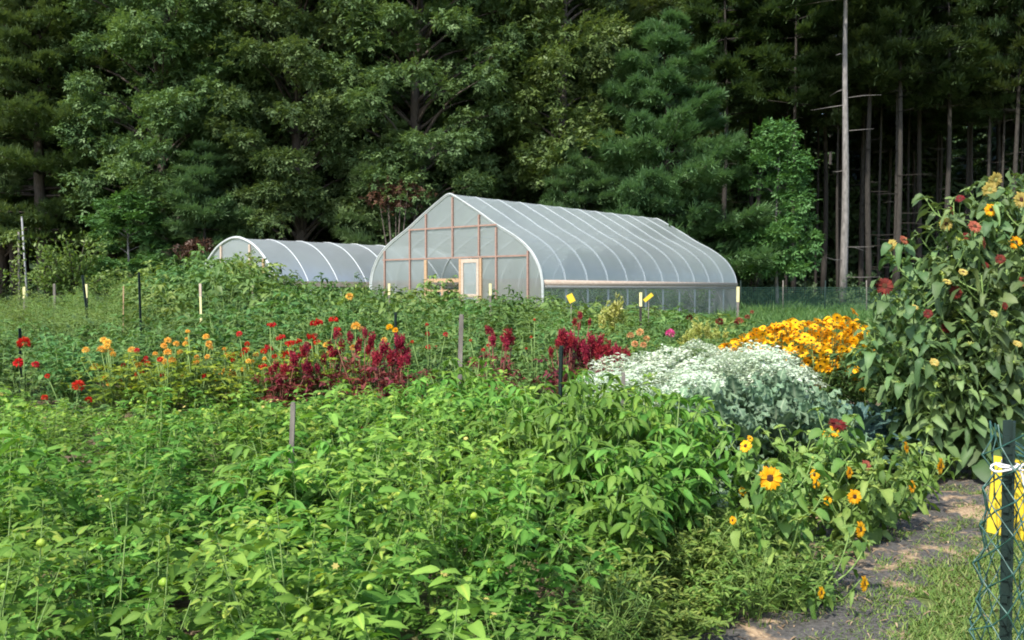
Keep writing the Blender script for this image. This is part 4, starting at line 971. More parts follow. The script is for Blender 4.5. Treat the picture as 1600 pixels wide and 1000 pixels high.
# farther flowers
flower_plant('zinnia_plant', 'plant with one bright pink round bloom behind the white flowers', None, 12.5, 1047, 535, [(1047, 522, 1.4)], 'zinnia', pom['pink'], .055)
flower_plant('zinnia_plant', 'plant of peach orange blooms right of the burgundy amaranth', None, 11.0, 1000, 530, [(985, 525, 1), (1000, 520, 1), (1010, 530, 1), (992, 538, .9), (1005, 540, .9)], 'lime', pom['peach'], .05)
for px, tl, hd, lb, mm in ((1075, 515, [(1077, 497, 1.2)], 'plant with a single dark red bloom against the greenhouse side', 'maroon'), (1125, 515, [(1124, 503, 1.2), (1150, 505, .7)], 'plant with dark red blooms left of the golden coneflowers', 'maroon'),
                           (1160, 512, [(1155, 503, 1.3), (1168, 496, .8), (1175, 488, .6)], 'plant with coral blooms at the rear right corner of the greenhouse', 'coral'), (545, 475, [(546, 464, 1.2)], 'plant with one orange bloom in front of the low hoop house', 'orange')):
    flower_plant('zinnia_plant', lb, None, 15.5, px, tl, hd, 'zinnia', pom[mm], .06)
flower_plant('celosia_plant', 'tall pale lime plumed celosia in front of the greenhouse side', None, 14.5, 958, 500, [(950, 488, 1.2), (962, 480, 1.4), (972, 492, 1.1), (940, 500, .9), (955, 505, 1)], 'lime', lime_pl, .34, 'plume', wide=1.0)
for i, (px, hd) in enumerate(((1075, [(1070, 528, 1), (1080, 520, 1.1), (1065, 540, .9)]), (1100, [(1092, 512, 1.2), (1105, 516, 1.1), (1112, 524, 1)]), (1125, [(1122, 520, 1), (1132, 524, .9)]))):
    flower_plant('celosia_plant', ['short pale yellow celosia left of its two neighbours beside the pink bloom', 'short pale yellow celosia with the tallest plumes of three', 'short pale yellow celosia nearest the golden coneflowers'][i], 'pale yellow celosias', 12.0, px, 545, hd, 'lime', lime_pl, .24, 'plume', wide=.9)

# daisies: golden coneflowers
def T_daisy(r, n=13, layers=1, pw=.34, cup=.12):
    pt = MB()
    for l in range(layers):
        a = (np.arange(n) + l * .5) * 2 * math.pi / n + r.normal(0, .05, n); d = np.stack([np.cos(a), np.sin(a), np.full(n, cup + .15 * l) + r.normal(0, .08, n)], -1)
        s = r.uniform(.86, 1.05, n) * (1 - .12 * l)
        pt.scatter(T_leaf(pw, .18, .12, rows=(0, .35, .75, 1.0), shape=lambda t: {0: .4}.get(t, 1.0 if t < .8 else 0.0), mid=-.1), d * .2, frames(d, np.tile([0.0, 0.01, 1.0], (n, 1))), np.stack([s * .82, s * .82, s * .82], -1), np.clip(r.normal(.55, .15, n), 0, 1))
    return pt
def dome(rad, h, n=14, seg=5):
    V = [(0, 0, h)]; Fc = []
    for i in range(1, seg + 1):
        t = i / seg * math.pi / 2
        for j in range(n): V.append((rad * math.sin(t) * math.cos(2 * math.pi * j / n), rad * math.sin(t) * math.sin(2 * math.pi * j / n), h * math.cos(t)))
    for j in range(n): Fc.append((0, 1 + j, 1 + (j + 1) % n))
    for i in range(seg - 1):
        for j in range(n):
            a = 1 + i * n + j; b = 1 + i * n + (j + 1) % n; Fc += [(a, a + n, b + n), (a, b + n, b)]
    return V, Fc
gold_me = T_daisy(rng_of(740), 13, 1, .42).mesh('flower_head', M['gold'])
V_, F_ = dome(.24, .26, 10, 4); cone_me = MB().raw(V_, F_).mesh('disc', M['disc'])
r = rng_of(745)
pts = []
outline = [(1115, 545), (1165, 525), (1190, 512), (1240, 502), (1330, 494), (1360, 515), (1352, 545), (1310, 562), (1355, 582), (1345, 592), (1250, 572), (1190, 552), (1130, 556)]
def inside(px, py, poly):
    c = False; n = len(poly)
    for i in range(n):
        (x1, y1), (x2, y2) = poly[i], poly[i - 1]
        if (y1 > py) != (y2 > py) and px < (x2 - x1) * (py - y1) / (y2 - y1) + x1: c = not c
    return c
while len(pts) < 440:
    q = (r.uniform(1110, 1365), r.uniform(490, 600))
    if inside(*q, outline): pts.append(q)
pts += [(1320, 603), (1278, 603), (1345, 605), (1362, 597), (1335, 488), (1236, 500), (1300, 575), (1365, 548)]
bases = [(1140, 11.0), (1180, 10.6), (1215, 11.2), (1245, 10.4), (1275, 11.0), (1305, 10.3), (1335, 10.9), (1350, 10.1), (1200, 10.0), (1290, 9.9)]
hd = {b: [] for b in bases}
for q in pts: hd[min(bases, key=lambda b: abs(b[0] - q[0]) + abs((11.6 - (q[1] - 490) / 60) - b[1]) * 25)].append(q)
lbs = ['at the left tip of the golden mass', 'second from the left in the golden mass', 'at the back left of the golden mass', 'in the middle front of the golden mass', 'at the back middle of the golden mass', 'right of the middle of the golden mass', 'at the back right of the golden mass', 'at the right end beside the tall sunflowers', 'at the front left above the white flowers', 'at the lowest front of the golden mass']
for i, b in enumerate(bases):
    px, d = b; x = X(px, d); g = float(gz(x, d)); t = thing('coneflower_plant', 'golden coneflower plant ' + lbs[i], 'flower', (x, d, g), 0, 'golden coneflowers')
    H = P(px, 540, d)[2] - g; st_, lv_ = fl_leaf['susan'][i % 2]
    for nm, me in (('stems', st_), ('leaves', lv_)): o = link(nm, me, t); o.scale = (1.25, 1.25, H)
    sb = MB()
    for q in hd[b]:
        p = P(q[0], q[1], d + r.uniform(-.3, .3)) - [x, d, g]; o = link('flower_head', gold_me, t); s = r.uniform(.054, .070); o.scale = (s, s, s); o.location = p
        o.rotation_euler = (r.uniform(.35, 1.15), r.uniform(-.4, .4), r.uniform(0, 6)); c = link('disc', cone_me, o)
        sb.tube([(p[0] * .3, p[1] * .3, p[2] * .3), (p[0] * .8, p[1] * .8, p[2] * .75), p], [.004, .003, .0025], 3, cap=False)
    sb.build('flower_stems', M['stem'], t)

# white bracted plants (snow-on-the-mountain)
def white_plant(seed):
    r = rng_of(seed); st, lv, tips = bush(seed, .82, .40, 14, 6, .07, L_LOW, side=.4, stem_r=.005)
    br = MB(); L = Leaves()
    for k in range(130):
        a = k * 2.399; q = math.sqrt((k + .5) / 130); rd = .46 * q; c = np.array([rd * math.cos(a), rd * math.sin(a), .98 - .34 * q * q + r.normal(0, .035)])
        for j in range(12):
            ax = r.uniform(0, 6.28); dd = np.array([math.cos(ax), math.sin(ax), r.uniform(-.1, .8)]); L.add(c + dd * .012 + r.normal(size=3) * .012, dd * [1, 1, .5], np.array([r.normal(0, .18), r.normal(0, .18) - .25, 1.0]), r.uniform(.036, .066), float(np.clip(r.normal(.72, .2), 0, 1)))
    L.flush(br, L_LOW); return st, lv, br
wp = []
for k in range(3):
    st, lv, br = white_plant(760 + k); t = thing('snow_spurge', '', 'flower'); st.build('stems', M['stem'], t); lv.build('leaves', M['mid'], t); br.build('white_bracts', M['bract'], t); wp.append(t)
wl_ = [(935, 9.2, 588), (965, 8.6, 570), (1000, 9.4, 548), (1010, 8.4, 580), (1045, 9.0, 552), (1060, 8.3, 575), (1090, 9.3, 548), (1105, 8.5, 565), (1140, 9.2, 548), (1150, 8.5, 562), (1180, 9.2, 535), (1195, 8.5, 552), (1220, 9.0, 562), (1035, 7.8, 598), (960, 8.0, 592), (1090, 7.8, 590)]
wlab = 'mound of small white bracts in the snowy patch before the golden flowers'
for i, (px, d, top) in enumerate(wl_):
    s = (P(px, top, d)[2] - gz(0, d)) / .98
    place(wp[i % 3], px, d, i * 1.7, (.9, .9, s * (1 + .06 * math.sin(i * 2.3))), wlab, 'white bracted spurge plants')

# kale
def kale_leaf(r, L, Wd, curl=.5, strap=False):
    n, m_ = 14, 9; G_ = np.zeros((n, m_, 3)); tt = np.zeros((n, m_))
    for i in range(n):
        t = i / (n - 1); w = Wd / 2 * ((math.sin(math.pi * min(1, .08 + .92 * t ** .8)) ** .6 if t < .999 else .12) if not strap else (.25 + .75 * math.sin(math.pi * (.15 + .8 * t))))
        if t < .25 and not strap: w *= .25 + 3 * t
        for j in range(m_):
            s = (j / (m_ - 1) - .5) * 2; ed = abs(s) ** 1.5
            G_[i, j] = (L * t, w * s, L * (.25 * t - curl * t * t) + .16 * w * ed + ed * Wd * .16 * math.sin(t * 30 + 2.2 * s + r.uniform(-.5, .5)))
            tt[i, j] = .42 + (.55 if j == m_ // 2 else 0) + r.normal(0, .05)
    return G_, tt
def kale_plant(seed, mat, strap=False, H=.40, n=30, L0=.29):
    r = rng_of(seed); t = thing('kale_plant', '', 'plant'); st = MB(); lv = MB(); st.tube([(0, 0, 0), (0, 0, H)], [.02, .018], 7)
    for k in range(n):
        az = k * 2.399 + r.uniform(-.3, .3); q = k / n; el = .15 + 1.15 * q + r.uniform(-.1, .1); h = H * (.35 + .65 * q); L = L0 * r.uniform(.8, 1.2) * (1 - .45 * q * q)
        G_, tt = kale_leaf(r, L, (.32 if strap else .8) * L, .5 if not strap else .65, strap); o = np.array([math.cos(az) * math.cos(el), math.sin(az) * math.cos(el), math.sin(el)])
        fr = frames(o[None], np.array([[-o[0] * .3, -o[1] * .3, 1.0]]))[0]; W_ = G_.reshape(-1, 3) @ fr.T + o * .07 + [0, 0, h]
        st.tube([(0, 0, h), o * .08 + [0, 0, h]], [.009, .007], 5); lv.grid(W_.reshape(G_.shape), tt)
    st.build('stem', M['stem'], t); lv.build('leaves', mat, t); return t
kp = [kale_plant(780 + k, M['kale']) for k in range(3)]; kd = kale_plant(790, M['kale_dark'], True, .45, 22, .42)
for i, (px, d, top) in enumerate([(1110, 7.2, 612), (1150, 7.6, 600), (1195, 7.3, 605), (1215, 7.9, 592), (1245, 7.2, 610), (1285, 7.5, 615), (1090, 6.8, 640), (1130, 6.7, 640), (1170, 6.6, 650), (1215, 6.7, 640), (1265, 6.8, 640), (1300, 7.0, 640), (1060, 7.5, 620)]):
    s = (P(px, top - 12, d)[2] - gz(0, d)) / .60; place(kp[i % 3], px, d, i * 2.1, (.95, .95, s), 'frilly pale blue green kale plant between white flowers and short sunflowers', 'pale kale plants')
place(kd, 1345, 7.6, .4, .95, 'dark blue green strap leaved kale left of the tall sunflowers')
place(kd, 1385, 7.9, 2.0, .9, 'dark strap leaved kale at the foot of the tall sunflowers')

# ------------------------------------------------------------------ sunflowers
heads_me = {}
for c in ('yellow', 'pale', 'coral', 'maroon', 'gold'):
    heads_me[c] = T_daisy(rng_of(800), 17, 2, .34, .10).mesh('flower_head', M[c])
V_, F_ = dome(.36, .16, 18, 5); disc_me = MB().raw(V_, F_).mesh('disc', M['disc']); discg_me = MB().raw(V_, F_).mesh('disc', M['disc_green'])
sp_ = MB(); a = np.arange(12) * 2 * math.pi / 12
sp_.scatter(L_LOW, np.stack([np.cos(a) * .12, np.sin(a) * .12, np.full(12, -.08)], -1), frames(np.stack([np.cos(a), np.sin(a), np.full(12, -.05)], -1), np.tile([0, 0, 1.0], (12, 1))), np.tile([.62, .6, .6], (12, 1)), np.full(12, .6))
V_, F_ = dome(.3, .2, 12, 4); sp_.raw(np.array(V_) * [1, 1, -1] + [0, 0, -.03], F_, .5)
sepal_me = sp_.mesh('sepals', M['sun_leaf'])
bb = MB(); V_, F_ = dome(.5, .7, 10, 4); bb.raw(V_, F_, .8); bb.raw(np.array(V_) * [1, 1, -1], np.array(F_)[:, ::-1], .4)
a = np.arange(9) * 2 * math.pi / 9
bb.scatter(L_LOW, np.stack([np.cos(a) * .4, np.sin(a) * .4, np.full(9, -.1)], -1), frames(np.stack([np.cos(a), np.sin(a), np.full(9, .9)], -1), np.tile([0, 0, 1.0], (9, 1))), np.full(9, .9), np.full(9, .8))
bud_me = bb.mesh('bud', M['lime_bud'])
def add_head(t, p, rad, col, yaw, tilt, green=False):
    """yaw: 0 faces the camera, + turns to the right; tilt: 0 faces level, pi/2 faces up"""
    n = np.array([math.sin(yaw) * math.cos(tilt), -math.cos(yaw) * math.cos(tilt), math.sin(tilt)])
    o = link('flower_head', heads_me[col], t); o.location = p; o.rotation_mode = 'QUATERNION'; o.rotation_quaternion = Vector(n).to_track_quat('Z', 'Y'); o.scale = (rad, rad, rad)
    link('disc', discg_me if green else disc_me, o); link('sepals', sepal_me, o); return n
def sunflower(px, base_d, top_py, heads, label, group, leafm, leaf, nleaf, seed, r_stem=.012, branch_leaf=5, lean=0.0, side=.22):
    x = X(px, base_d); g = float(gz(x, base_d)); t = thing('sunflower', label, 'sunflower', (x, base_d, g), 0, group); r = rng_of(seed)
    H = P(px, top_py, base_d)[2] - g; st = MB(); lv = MB(); L = Leaves()
    def sp(q): return np.array([lean * q + .03 * math.sin(5 * q + seed), .03 * math.cos(4 * q + seed), H * q])
    st.tube([sp(q) for q in np.linspace(0, 1, 8)], r_stem * np.linspace(1.2, .5, 8), 6)
    def leaf_at(p, az, sz, el):
        o = np.array([math.cos(az), math.sin(az), 0]); pl = sz * r.uniform(.45, .75); e = p + o * pl * .85 + [0, 0, pl * el]
        st.tube([p, (p + e) / 2 + [0, 0, .01], e], [.004, .003, .0025], 4, cap=False)
        L.add(e, o + [0, 0, r.uniform(-.75, -.05)], np.array([o[0] * .25 + r.normal(0, .5), o[1] * .25 + r.normal(0, .5), 1.0]), (sz, sz * r.uniform(.72, 1.0), sz * r.uniform(.6, 1.8)), float(np.clip(r.normal(.42, .2), 0, 1)))
    for k in range(nleaf):
        q = .08 + .92 * (k + .5) / nleaf; leaf_at(sp(q), k * 2.399 + seed, leaf * r.uniform(.7, 1.15) * (1.3 - .75 * q), r.uniform(.2, .7))
    ends = []
    for h in heads:
        hp = P(h[0], h[1], base_d + h[7] if len(h) > 7 else base_d - r.uniform(.2, .45)) - [x, base_d, g]; n = add_head(t, hp, h[2] / F_PX * base_d * (.84 if H > 1.5 else 1.10), h[3], h[4], h[5], bool(len(h) > 6 and h[6]))
        ends.append((hp, n))
    for k in range(branch_leaf):
        az = r.uniform(0, 6.28); q = r.uniform(.35, .9); b = sp(q); ends.append((b + np.array([math.cos(az) * side * r.uniform(.5, 1.2), math.sin(az) * side * r.uniform(.5, 1.2), side * r.uniform(.4, 1.6)]), None))
    for hp, n in ends:
        q = float(np.clip((hp[2] - .45 * np.linalg.norm(hp[:2]) - .12) / H, .1, .97)); b = sp(q); tip = hp - (n * .03 if n is not None else 0)
        mid_ = (b + tip) / 2 + np.array([0, 0, -.02]) + (hp - b) * [.12, .12, 0]
        pa = catmull([b, mid_, tip], 4); st.tube(pa, np.linspace(r_stem * .6, .004, len(pa)), 5)
        nl = max(2, int(np.linalg.norm(tip - b) / .07))
        for k in range(nl):
            w = (k + .6) / nl; leaf_at(pa[min(len(pa) - 1, int(w * len(pa)))], r.uniform(0, 6.28), leaf * r.uniform(.45, .85), r.uniform(.1, .8))
        if n is None:
            b_ = link('bud', bud_me, t); b_.location = tip; b_.rotation_euler = (r.uniform(-.8, .8), r.uniform(-.8, .8), 0); bs = leaf * r.uniform(.10, .2); b_.scale = (bs, bs, bs)
            for j in range(4): L.add(tip, np.array([r.normal(), r.normal(), r.uniform(.1, 1)]), np.array([r.normal(0, .3), r.normal(0, .3), 1.0]), leaf * r.uniform(.25, .5), .75)
    h_ = len(L.p); L2_ = Leaves()
    for nm in ('p', 'd', 'u', 's', 't'):
        a_ = getattr(L, nm); setattr(L2_, nm, a_[::3]); setattr(L, nm, [v for i_, v in enumerate(a_) if i_ % 3])
    L.flush(lv, L_HEART); L2_.flush(lv, L_CURL)
    st.build('stem', M['stem'], t); lv.build('leaves', leafm, t); return t
SG = 'short branching sunflowers beside the path'
Y, PL, CO, MA = 'yellow', 'pale', 'coral', 'maroon'
short = [
 (1205, 4.9, 765, [(1203, 747, 17, Y, -.15, .1), (1145, 813, 6, Y, -.9, .2)], 'short sunflower with the largest open yellow bloom'),
 (1288, 4.75, 920, [(1283, 926, 9, Y, .8, .1), (1350, 912, 12, Y, .85, .1)], 'lowest sunflower with two side turned blooms drooping over the path'),
 (1325, 5.6, 790, [(1335, 776, 11, Y, .1, .1), (1344, 827, 12, Y, .7, .1), (1293, 782, 7, Y, -1, .2)], 'short sunflower with two brown centred blooms one above the other'),
 (1170, 5.5, 705, [(1165, 697, 9, Y, -.7, .5), (1160, 768, 6, Y, -.8, .1), (1172, 685, 5, Y, .5, .6)], 'short sunflower nearest the pepper plants with small ragged blooms'),
 (1270, 5.9, 720, [(1273, 742, 8, Y, -.9, .1), (1327, 738, 9, Y, .8, .1), (1275, 757, 7, Y, -.9, 0)], 'short sunflower with two blooms seen edge on in the middle of the row'),
 (1300, 6.4, 685, [(1309, 663, 14, MA, .2, 1.1), (1304, 674, 9, Y, .3, .6), (1288, 681, 8, Y, -.9, .4)], 'short sunflower topped by one maroon bloom beside the kale'),
 (1400, 6.2, 740, [(1425, 760, 10, Y, .8, .1), (1353, 727, 8, CO, .2, .3)], 'short sunflower with a faded coral bloom above the path bend'),
 (1440, 6.6, 720, [(1469, 728, 13, Y, .85, .0), (1416, 699, 9, Y, .9, .2)], 'short sunflower at the right end of the row nearest the tall clump'),
 (1235, 5.2, 760, [], 'leafy short sunflower without blooms behind the largest open bloom'),
 (1365, 5.9, 760, [], 'leafy short sunflower without blooms beside the two stacked blooms'),
 (1350, 6.7, 705, [], 'leafy short sunflower without blooms right of the maroon bloom'),
 (1225, 4.75, 880, [], 'low leafy sunflower without blooms at the front corner of the path'),
 (1165, 4.9, 850, [], 'low leafy sunflower without blooms left of the front corner of the path'),
 (1240, 6.3, 700, [], 'leafy short sunflower without blooms at the back of the row by the kale')]
for i, (px, d, top, hs, lb) in enumerate(short):
    sunflower(px, d, top, hs, lb, SG, M['sun_leaf'], .105 if i == 1 else .125, 10 if i == 1 else 20, 820 + i, .009, 4 if i == 1 else 11, 0.0, .20)
TG = 'tall sunflower clump at the right'
tallsf = [
 (1405, 8.0, 500, [(1382, 447, 13, MA, -.2, .25)], 'tall sunflower at the left of the clump with a single deep red bloom'),
 (1440, 8.3, 410, [(1393, 383, 12, PL, -1.2, .2), (1413, 375, 10, CO, .4, .6)], 'tall sunflower with a pale yellow bloom turned left and a reddish bloom beside it'),
 (1470, 7.9, 430, [(1480, 440, 9, PL, .2, 1.0), (1493, 456, 14, MA, .1, .3), (1480, 511, 12, MA, -.1, .3)], 'tall sunflower with three dark maroon and small yellow blooms in the clump middle'),
 (1490, 8.4, 340, [(1478, 350, 13, PL, -.1, .1), (1487, 330, 9, CO, .9, .3), (1500, 310, 9, MA, -.6, .7)], 'tall sunflower with a yellow green dark centred bloom below a dark red one'),
 (1525, 8.1, 365, [(1523, 354, 13, CO, .1, .5), (1510, 370, 9, MA, -.2, .3), (1537, 380, 12, CO, 1.0, .1), (1531, 456, 10, MA, .6, .5)], 'tall sunflower with several coral pink blooms'),
 (1552, 8.5, 300, [(1555, 281, 15, PL, .2, -.3, True), (1546, 296, 14, PL, -.1, -.2, True)], 'tallest sunflower with two pale blooms seen from behind'),
 (1560, 8.0, 345, [(1548, 328, 12, Y, -.1, .15)], 'tall sunflower with one clear golden bloom against the dark forest'),
 (1590, 8.2, 330, [(1595, 312, 16, PL, .2, .1), (1587, 379, 13, Y, 0, .1)], 'tall sunflower with yellow blooms near the right picture edge'),
 (1620, 7.9, 280, [], 'tall leafy sunflower cut by the right picture edge, behind the green post'),
 (1425, 7.8, 470, [(1430, 480, 7, PL, .3, .8, True), (1460, 566, 9, PL, 0, .6, True), (1450, 490, 9, MA, -.3, .2)], 'tall sunflower with pale green buds at the front left of the clump'),
 (1535, 7.7, 430, [(1553, 490, 8, PL, .2, .7, True), (1570, 478, 8, MA, .4, .2), (1590, 537, 9, PL, .1, .9, True), (1505, 425, 9, PL, 0, .8)], 'tall sunflower with several yellow green buds above the yellow sign'),
 (1575, 7.9, 400, [(1563, 405, 10, MA, -.3, .2), (1598, 440, 10, CO, 0, .2), (1540, 415, 8, MA, .3, .3)], 'tall sunflower with small maroon blooms left of the picture edge'),
 (1450, 7.7, 560, [(1357, 598, 0.1, Y, 0, 0)], 'lower leafy sunflower at the front foot of the tall clump'),
 (1520, 7.7, 540, [], 'broad leaved sunflower stalk in the front middle of the tall clump'),
 (1570, 7.6, 480, [], 'broad leaved sunflower stalk behind the yellow sign'),
 (1640, 8.5, 270, [], 'tall sunflower stalk outermost beyond the right picture edge')]
tallsf += [(1400, 7.9, 560, [], 'leafy sunflower stalk at the lower left edge of the tall clump'), (1475, 8.7, 400, [], 'leafy sunflower stalk at the back of the tall clump'), (1605, 8.6, 350, [], 'leafy sunflower stalk behind the yellow blooms at the picture edge')]
tallsf[12] = (1450, 7.7, 560, [], tallsf[12][4])
for i, (px, d, top, hs, lb) in enumerate(tallsf):
    sunflower(px, d, top, hs, lb, TG, M['sun_leaf_tall'], .18, 40, 850 + i, .014, 18, 0.0, .34)

# ------------------------------------------------------------------ stakes and posts
def stake(px, top, d, w, mat, label, tilt=0.0, capm=None, cap_len=.25, depth=None, name='wooden_stake', cat='stake'):
    p = P(px, top, d); g = float(gz(p[0], d)); H = p[2] - g; t = thing(name, label, cat, (p[0] - tilt * H, d, g))
    w *= .85
    hb = H if capm is None else H - cap_len
    f = lambda z: np.array([tilt * z, 0, z])
    b = MB(); b.bar(f(-.05), f(hb), w, w * .7, up=(0, 1, 0))
    if capm is None:   # chamfered top
        b.bar(f(hb), f(hb + .012), w * .8, w * .5, up=(0, 1, 0))
    b.build('shaft', mat, t, smooth=False)
    if capm is not None: MB().bar(f(hb), f(H), w * 1.15, w * .85, up=(0, 1, 0)).build('painted_top', capm, t, smooth=False)
    return t
def tpost(px, top, d, label, tilt=0.0, w=.034, name='fence_post'):
    p = P(px, top, d); g = float(gz(p[0], d)); H = p[2] - g; t = thing(name, label, 'post', (p[0] - tilt * H, d, g))
    b = MB(); f = lambda z, x=0, y=0: np.array([tilt * z + x, y, z])
    b.bar(f(-.1), f(H), w, .006, up=(0, 1, 0)); b.bar(f(-.1, 0, -.016), f(H - .002, 0, -.016), .006, .027, up=(0, 1, 0))
    for z in np.arange(.15, H - .03, .055): b.bar(f(z, 0, .006), f(z + .018, 0, .006), .014, .008, up=(0, 1, 0))
    b.build('shaft', M['tpost'], t, smooth=False); return t
stake(458, 632, 5.0, .03, M['greywood'], 'weathered grey stake standing in the tomatillo bed', .04)
stake(721, 493, 8.8, .05, M['greywood'], 'weathered grey stake between the two burgundy amaranth clumps', .03)
stake(974, 584, 7.0, .034, M['greywood'], 'short weathered stake in front of the white flowers', 0)
stake(313, 443, 14.0, .035, M['cream'], 'slim pale stake with a bright top behind the orange marigolds', -.01, M['palewood'], .2)
stake(395, 446, 18.0, .04, M['mid'] if False else M['greywood'], 'short stake with a pale yellow top at the right of the bean vines', 0, M['cream'], .14)
stake(608, 443, 20.0, .05, M['greywood'], 'stake with a cream top left of the greenhouse door', 0, M['cream'], .25)
stake(766, 443, 20.0, .055, M['greywood'], 'stake with a cream top right of the greenhouse door', 0, M['cream'], .26)
stake(1001, 457, 17.0, .05, M['bark_dark'], 'dark stake with a cream top before the greenhouse side', 0, M['cream'], .26)
stake(1153, 448, 24.0, .07, M['greywood'], 'stake with a yellow top at the rear corner of the greenhouse', 0, M['cream'], .4)
stake(135, 444, 20.0, .05, M['bark_dark'], 'dark stake with a bright yellow top by the small fruit tree', 0, M['cream'], .3)
stake(85, 444, 24.0, .07, M['greywood'], 'thick grey post left of the small fruit tree', 0)
stake(38, 448, 24.0, .07, M['greywood'], 'stake with a cream top at the foot of the vine pole', 0, M['cream'], .3)
stake(193, 448, 16.0, .02, M['wood'], 'thin brown stake among the bean vines', .02)
tpost(217, 425, 13.0, 'green metal post rising from the left beds to the bean vines', -.02)
tpost(129, 430, 17.0, 'dark green post leaning beside the small fruit tree', -.10, .05)
tpost(31, 513, 10.2, 'short green post directly above the large red zinnia')
tpost(618, 488, 11.0, 'green post above the right end of the left amaranth clump')
tpost(877, 540, 5.7, 'green metal post among the pepper plants at the centre', .02, .026)
tpost(1205, 440, 40, 'thin fence post right of the greenhouse rear', 0, .05) if False else None
# vine-covered pole and leaning white pole, far left
p = P(28, 362, 27); g = float(gz(p[0], 27)); vp = thing('vine_pole', 'pole wrapped in pale climbing vine at the far left', 'plant pole', (p[0], 27, g)); H = p[2] - g
MB().tube([(0, 0, 0), (.02, 0, H)], .03, 6).build('pole', M['greywood'], vp)
r = rng_of(900); lv = MB(); L = Leaves()
for k in range(420):
    q = r.random(); pt = np.array([.02 * q, 0, H * (.15 + .87 * q)]) + r.normal(size=3) * [.09, .09, .05]
    if k % 4 == 0: s = r.random(); pt = np.array([-s * .75, 0, H * (1.0 - .22 * s * s)]) + r.normal(size=3) * .06
    L.add(pt, r.normal(size=3) + [0, 0, -.4], r.normal(size=3) * .5 + [0, -.3, 1], r.uniform(.08, .15), float(np.clip(r.normal(.65, .2), 0, 1)))
L.flush(lv, L_LOW); lv.build('vine', M['midpale'], vp)
p = P(34, 340, 28); g = float(gz(p[0], 28)); lp_ = thing('leaning_pole', 'slim whitish pole leaning beside the vine pole', 'pole', (X(45, 28), 28, g))
pm = MB(); pm.tube([(0, 0, 0), (p[0] - X(45, 28), 0, p[2] - g)], [.032, .026], 8); pm.build('shaft', M['whitepole'], lp_)
tp = MB(); tp.tube([(p[0] - X(45, 28), 0, p[2] - g), (p[0] - X(45, 28), 0, p[2] - g + .03)], [.032, .024], 8); tp.build('end_cap', M['whitepole'], lp_)

# yellow tags near the greenhouse side
def tagcard(px, py, d, w, h, rot, label):
    c = P(px, py, d); g = float(gz(c[0], d)); t = thing('yellow_tag', label, 'tag', (c[0], d, g))
    hz = c[2] - g; st = MB(); st.tube([(0, .02, 0), (0.01, .02, hz + h * .3)], .008, 5); st.build('wire', M['greywood'], t)
    u = np.array([math.cos(rot), 0, math.sin(rot)]); v = np.array([-math.sin(rot), 0, math.cos(rot)]); b = MB()
    b.bar(np.array([0, 0, hz]) - u * w / 2, np.array([0, 0, hz]) + u * w / 2, .006, h, up=v); b.build('card', M['sign'], t, smooth=False)
tagcard(892, 466, 17, .12, .16, .45, 'tilted yellow card on a wire left of the lime celosia')
tagcard(1013, 465, 17, .20, .07, .7, 'slanting yellow card beside the dark stake before the greenhouse')

# fence at the right forest edge
fx0, fx1, fd = X(1158, 41), X(1420, 41), 41.0
fe = thing('net_fence', 'low green netting fence along the forest edge right of the greenhouse', 'fence', ((fx0 + fx1) / 2, fd, float(gz(0, fd))))
nt_ = MB(); hw = (fx1 - fx0) / 2
for x in np.arange(-hw, hw, .085): nt_.bar((x, 0, 0), (x, 0, 1.15), .008, .004, up=(0, 1, 0))
for z in np.arange(0.02, 1.2, .085): nt_.bar((-hw, .006, z), (hw, .006, z), .004, .008)
nt_.build('netting', M['net'], fe, smooth=False)
for i, x in enumerate(np.linspace(-hw, hw, 5)):
    MB().tube([(x, .03, -.1), (x + .02 * (i % 3 - 1), .03, 1.45)], .028, 6).build('post', M['greywood'] if i % 2 else M['tpost'], fe)

# ------------------------------------------------------------------ near post with netting, sign and string
d = 2.15; p = P(1577, 657, d); H = p[2]; np_ = thing('fence_post', 'near dark green metal post at the right edge with netting round it', 'post', (p[0], d, 0), -.5)
b = MB(); b.bar((0, 0, -.1), (0, 0, H), .027, .006, up=(0, 1, 0)); b.bar((.0, .017, -.1), (.0, .017, H - .002), .007, .026, up=(0, 1, 0)); b.bar((.0108, -.012, -.1), (.0108, -.012, H - .001), .005, .018, up=(0, 1, 0))
for z in np.arange(.1, H - .03, .054): b.bar((-.004, -.0065, z), (-.004, -.0065, z + .018), .012, .007, up=(0, 1, 0))
b.build('shaft', M['tpost'], np_, smooth=False)
# netting: a sheet folded round the post, front leaf and back leaf running off to the right
net = thing('garden_netting', 'green plastic garden netting folded round the near post', 'netting', (p[0], d, 0)); nb = MB()
cell = .042; nv = int((H + .02) / cell); nu = 24
def net_pt(u, v):
    z = H - .005 - v * cell; k = 1 - z / H; bulge = .045 + .075 * k                     # the fold flares towards the ground
    s = (u - 9) * cell
    if s < 0: x = -bulge + (-s) * (1.0) - .0; y = -.045 - .05 * k - .10 * (-s) ; 
    else: x = -bulge + s; y = .05 + .05 * k + .5 * s
    if abs(s) < .03: y *= .3
    top = max(0, 1 - v / 1.5); x = x * (1 - .55 * top)
    return np.array([x + .006 * math.sin(v * 1.7 + u), y + .008 * math.sin(u * 2.1 + v), z + .010 * math.sin(u * 1.3 + v * .6) - .012 * abs(s) / cell])
g_ = {(u, v): net_pt(u + (.5 if v % 2 else 0), v) for u in range(nu) for v in range(nv + 1)}
for u in range(nu):
    for v in range(nv):
        a0 = g_[(u, v)]
        for q in ((u, v + 1), (u - 1 if v % 2 == 0 else u + 1, v + 1)):
            if q in g_: nb.tube([a0, (a0 + g_[q]) / 2, g_[q]], [.0027, .0013, .0027], 4, cap=False)
nb.build('mesh', M['net'], net)
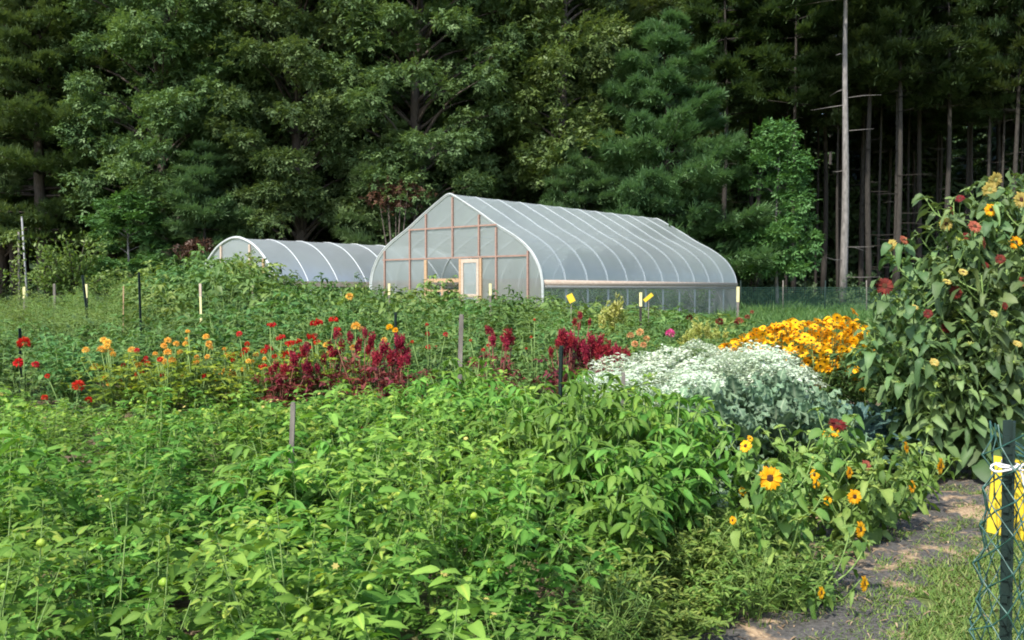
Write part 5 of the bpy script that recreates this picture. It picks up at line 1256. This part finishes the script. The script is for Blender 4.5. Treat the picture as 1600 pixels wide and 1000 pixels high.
# white string tied in a bow
bow = thing('white_string', 'white string tied in a bow round the near green post', 'string', (p[0], d, 0)); zb = P(1577, 727, d)[2]
s1 = MB(); yk = -.020
ring = [(.026 * math.cos(a), .0 + .030 * math.sin(a), zb + .002 * math.sin(3 * a)) for a in np.linspace(0, 2 * math.pi, 17)]
s1.tube(ring, .0026, 6, cap=False)
s1.tube(catmull([(0, -.030, zb), (-.022, -.036, zb + .006), (-.050, -.036, zb + .010), (-.060, -.034, zb + .001), (-.048, -.036, zb - .008), (-.02, -.037, zb - .004), (.002, -.033, zb)], 5), .0026, 6)
s1.tube(catmull([(0, -.033, zb), (.014, -.036, zb + .008), (.028, -.034, zb + .009), (.03, -.034, zb - .003), (.014, -.035, zb - .005), (0, -.032, zb)], 5), .0026, 6)
s1.tube(catmull([(0, -.032, zb), (.010, -.037, zb - .012), (.016, -.037, zb - .034), (.021, -.034, zb - .066)], 5), .0026, 6)
s1.tube([(-.004, -.036, zb + .004), (.003, -.037, zb), (.007, -.035, zb - .005)], .005, 7)
s1.build('cord', M['string'], bow)
# yellow sign behind the netting
sg = thing('yellow_sign', 'yellow plastic panel hung behind the netting on the near post', 'sign', (p[0], d, 0))
c = [P(1553, 712, 2.42), P(1608, 722, 2.36), P(1620, 850, 2.36), P(1544, 832, 2.42)]; c = [q - [p[0], d, 0] for q in c]
n_, m_ = 7, 6; Gs = np.zeros((n_, m_, 3))
for i in range(n_):
    for j in range(m_):
        a, bb = i / (n_ - 1), j / (m_ - 1); Gs[i, j] = (c[0] * (1 - bb) + c[1] * bb) * (1 - a) + (c[3] * (1 - bb) + c[2] * bb) * a + [0, .006 * math.sin(bb * 5 + a * 2), 0]
sb = MB(); sb.grid(Gs); back = Gs + [0, .004, 0]; sb.grid(back[::-1]); 
for e in (0, -1):
    sb.grid(np.stack([Gs[e], back[e]], 0)); sb.grid(np.stack([Gs[:, e], back[:, e]], 0))
sb.build('panel', M['sign'], sg, smooth=False)
sb = MB(); tl = (c[0] + c[1]) / 2; sb.tube([tl + [-.01, 0, .0], tl * [.6, .7, 1] + [0, 0, .02], (0, .03, c[0][2] + .03)], .0025, 5); sb.build('tie', M['string'], sg)

# drop helper prototypes that were never placed
for o in list(bpy.data.objects):
    if o.parent is None and o.type == 'EMPTY' and o.get('label', 'x') == '':
        for ch in list(o.children_recursive): bpy.data.objects.remove(ch)
        bpy.data.objects.remove(o)
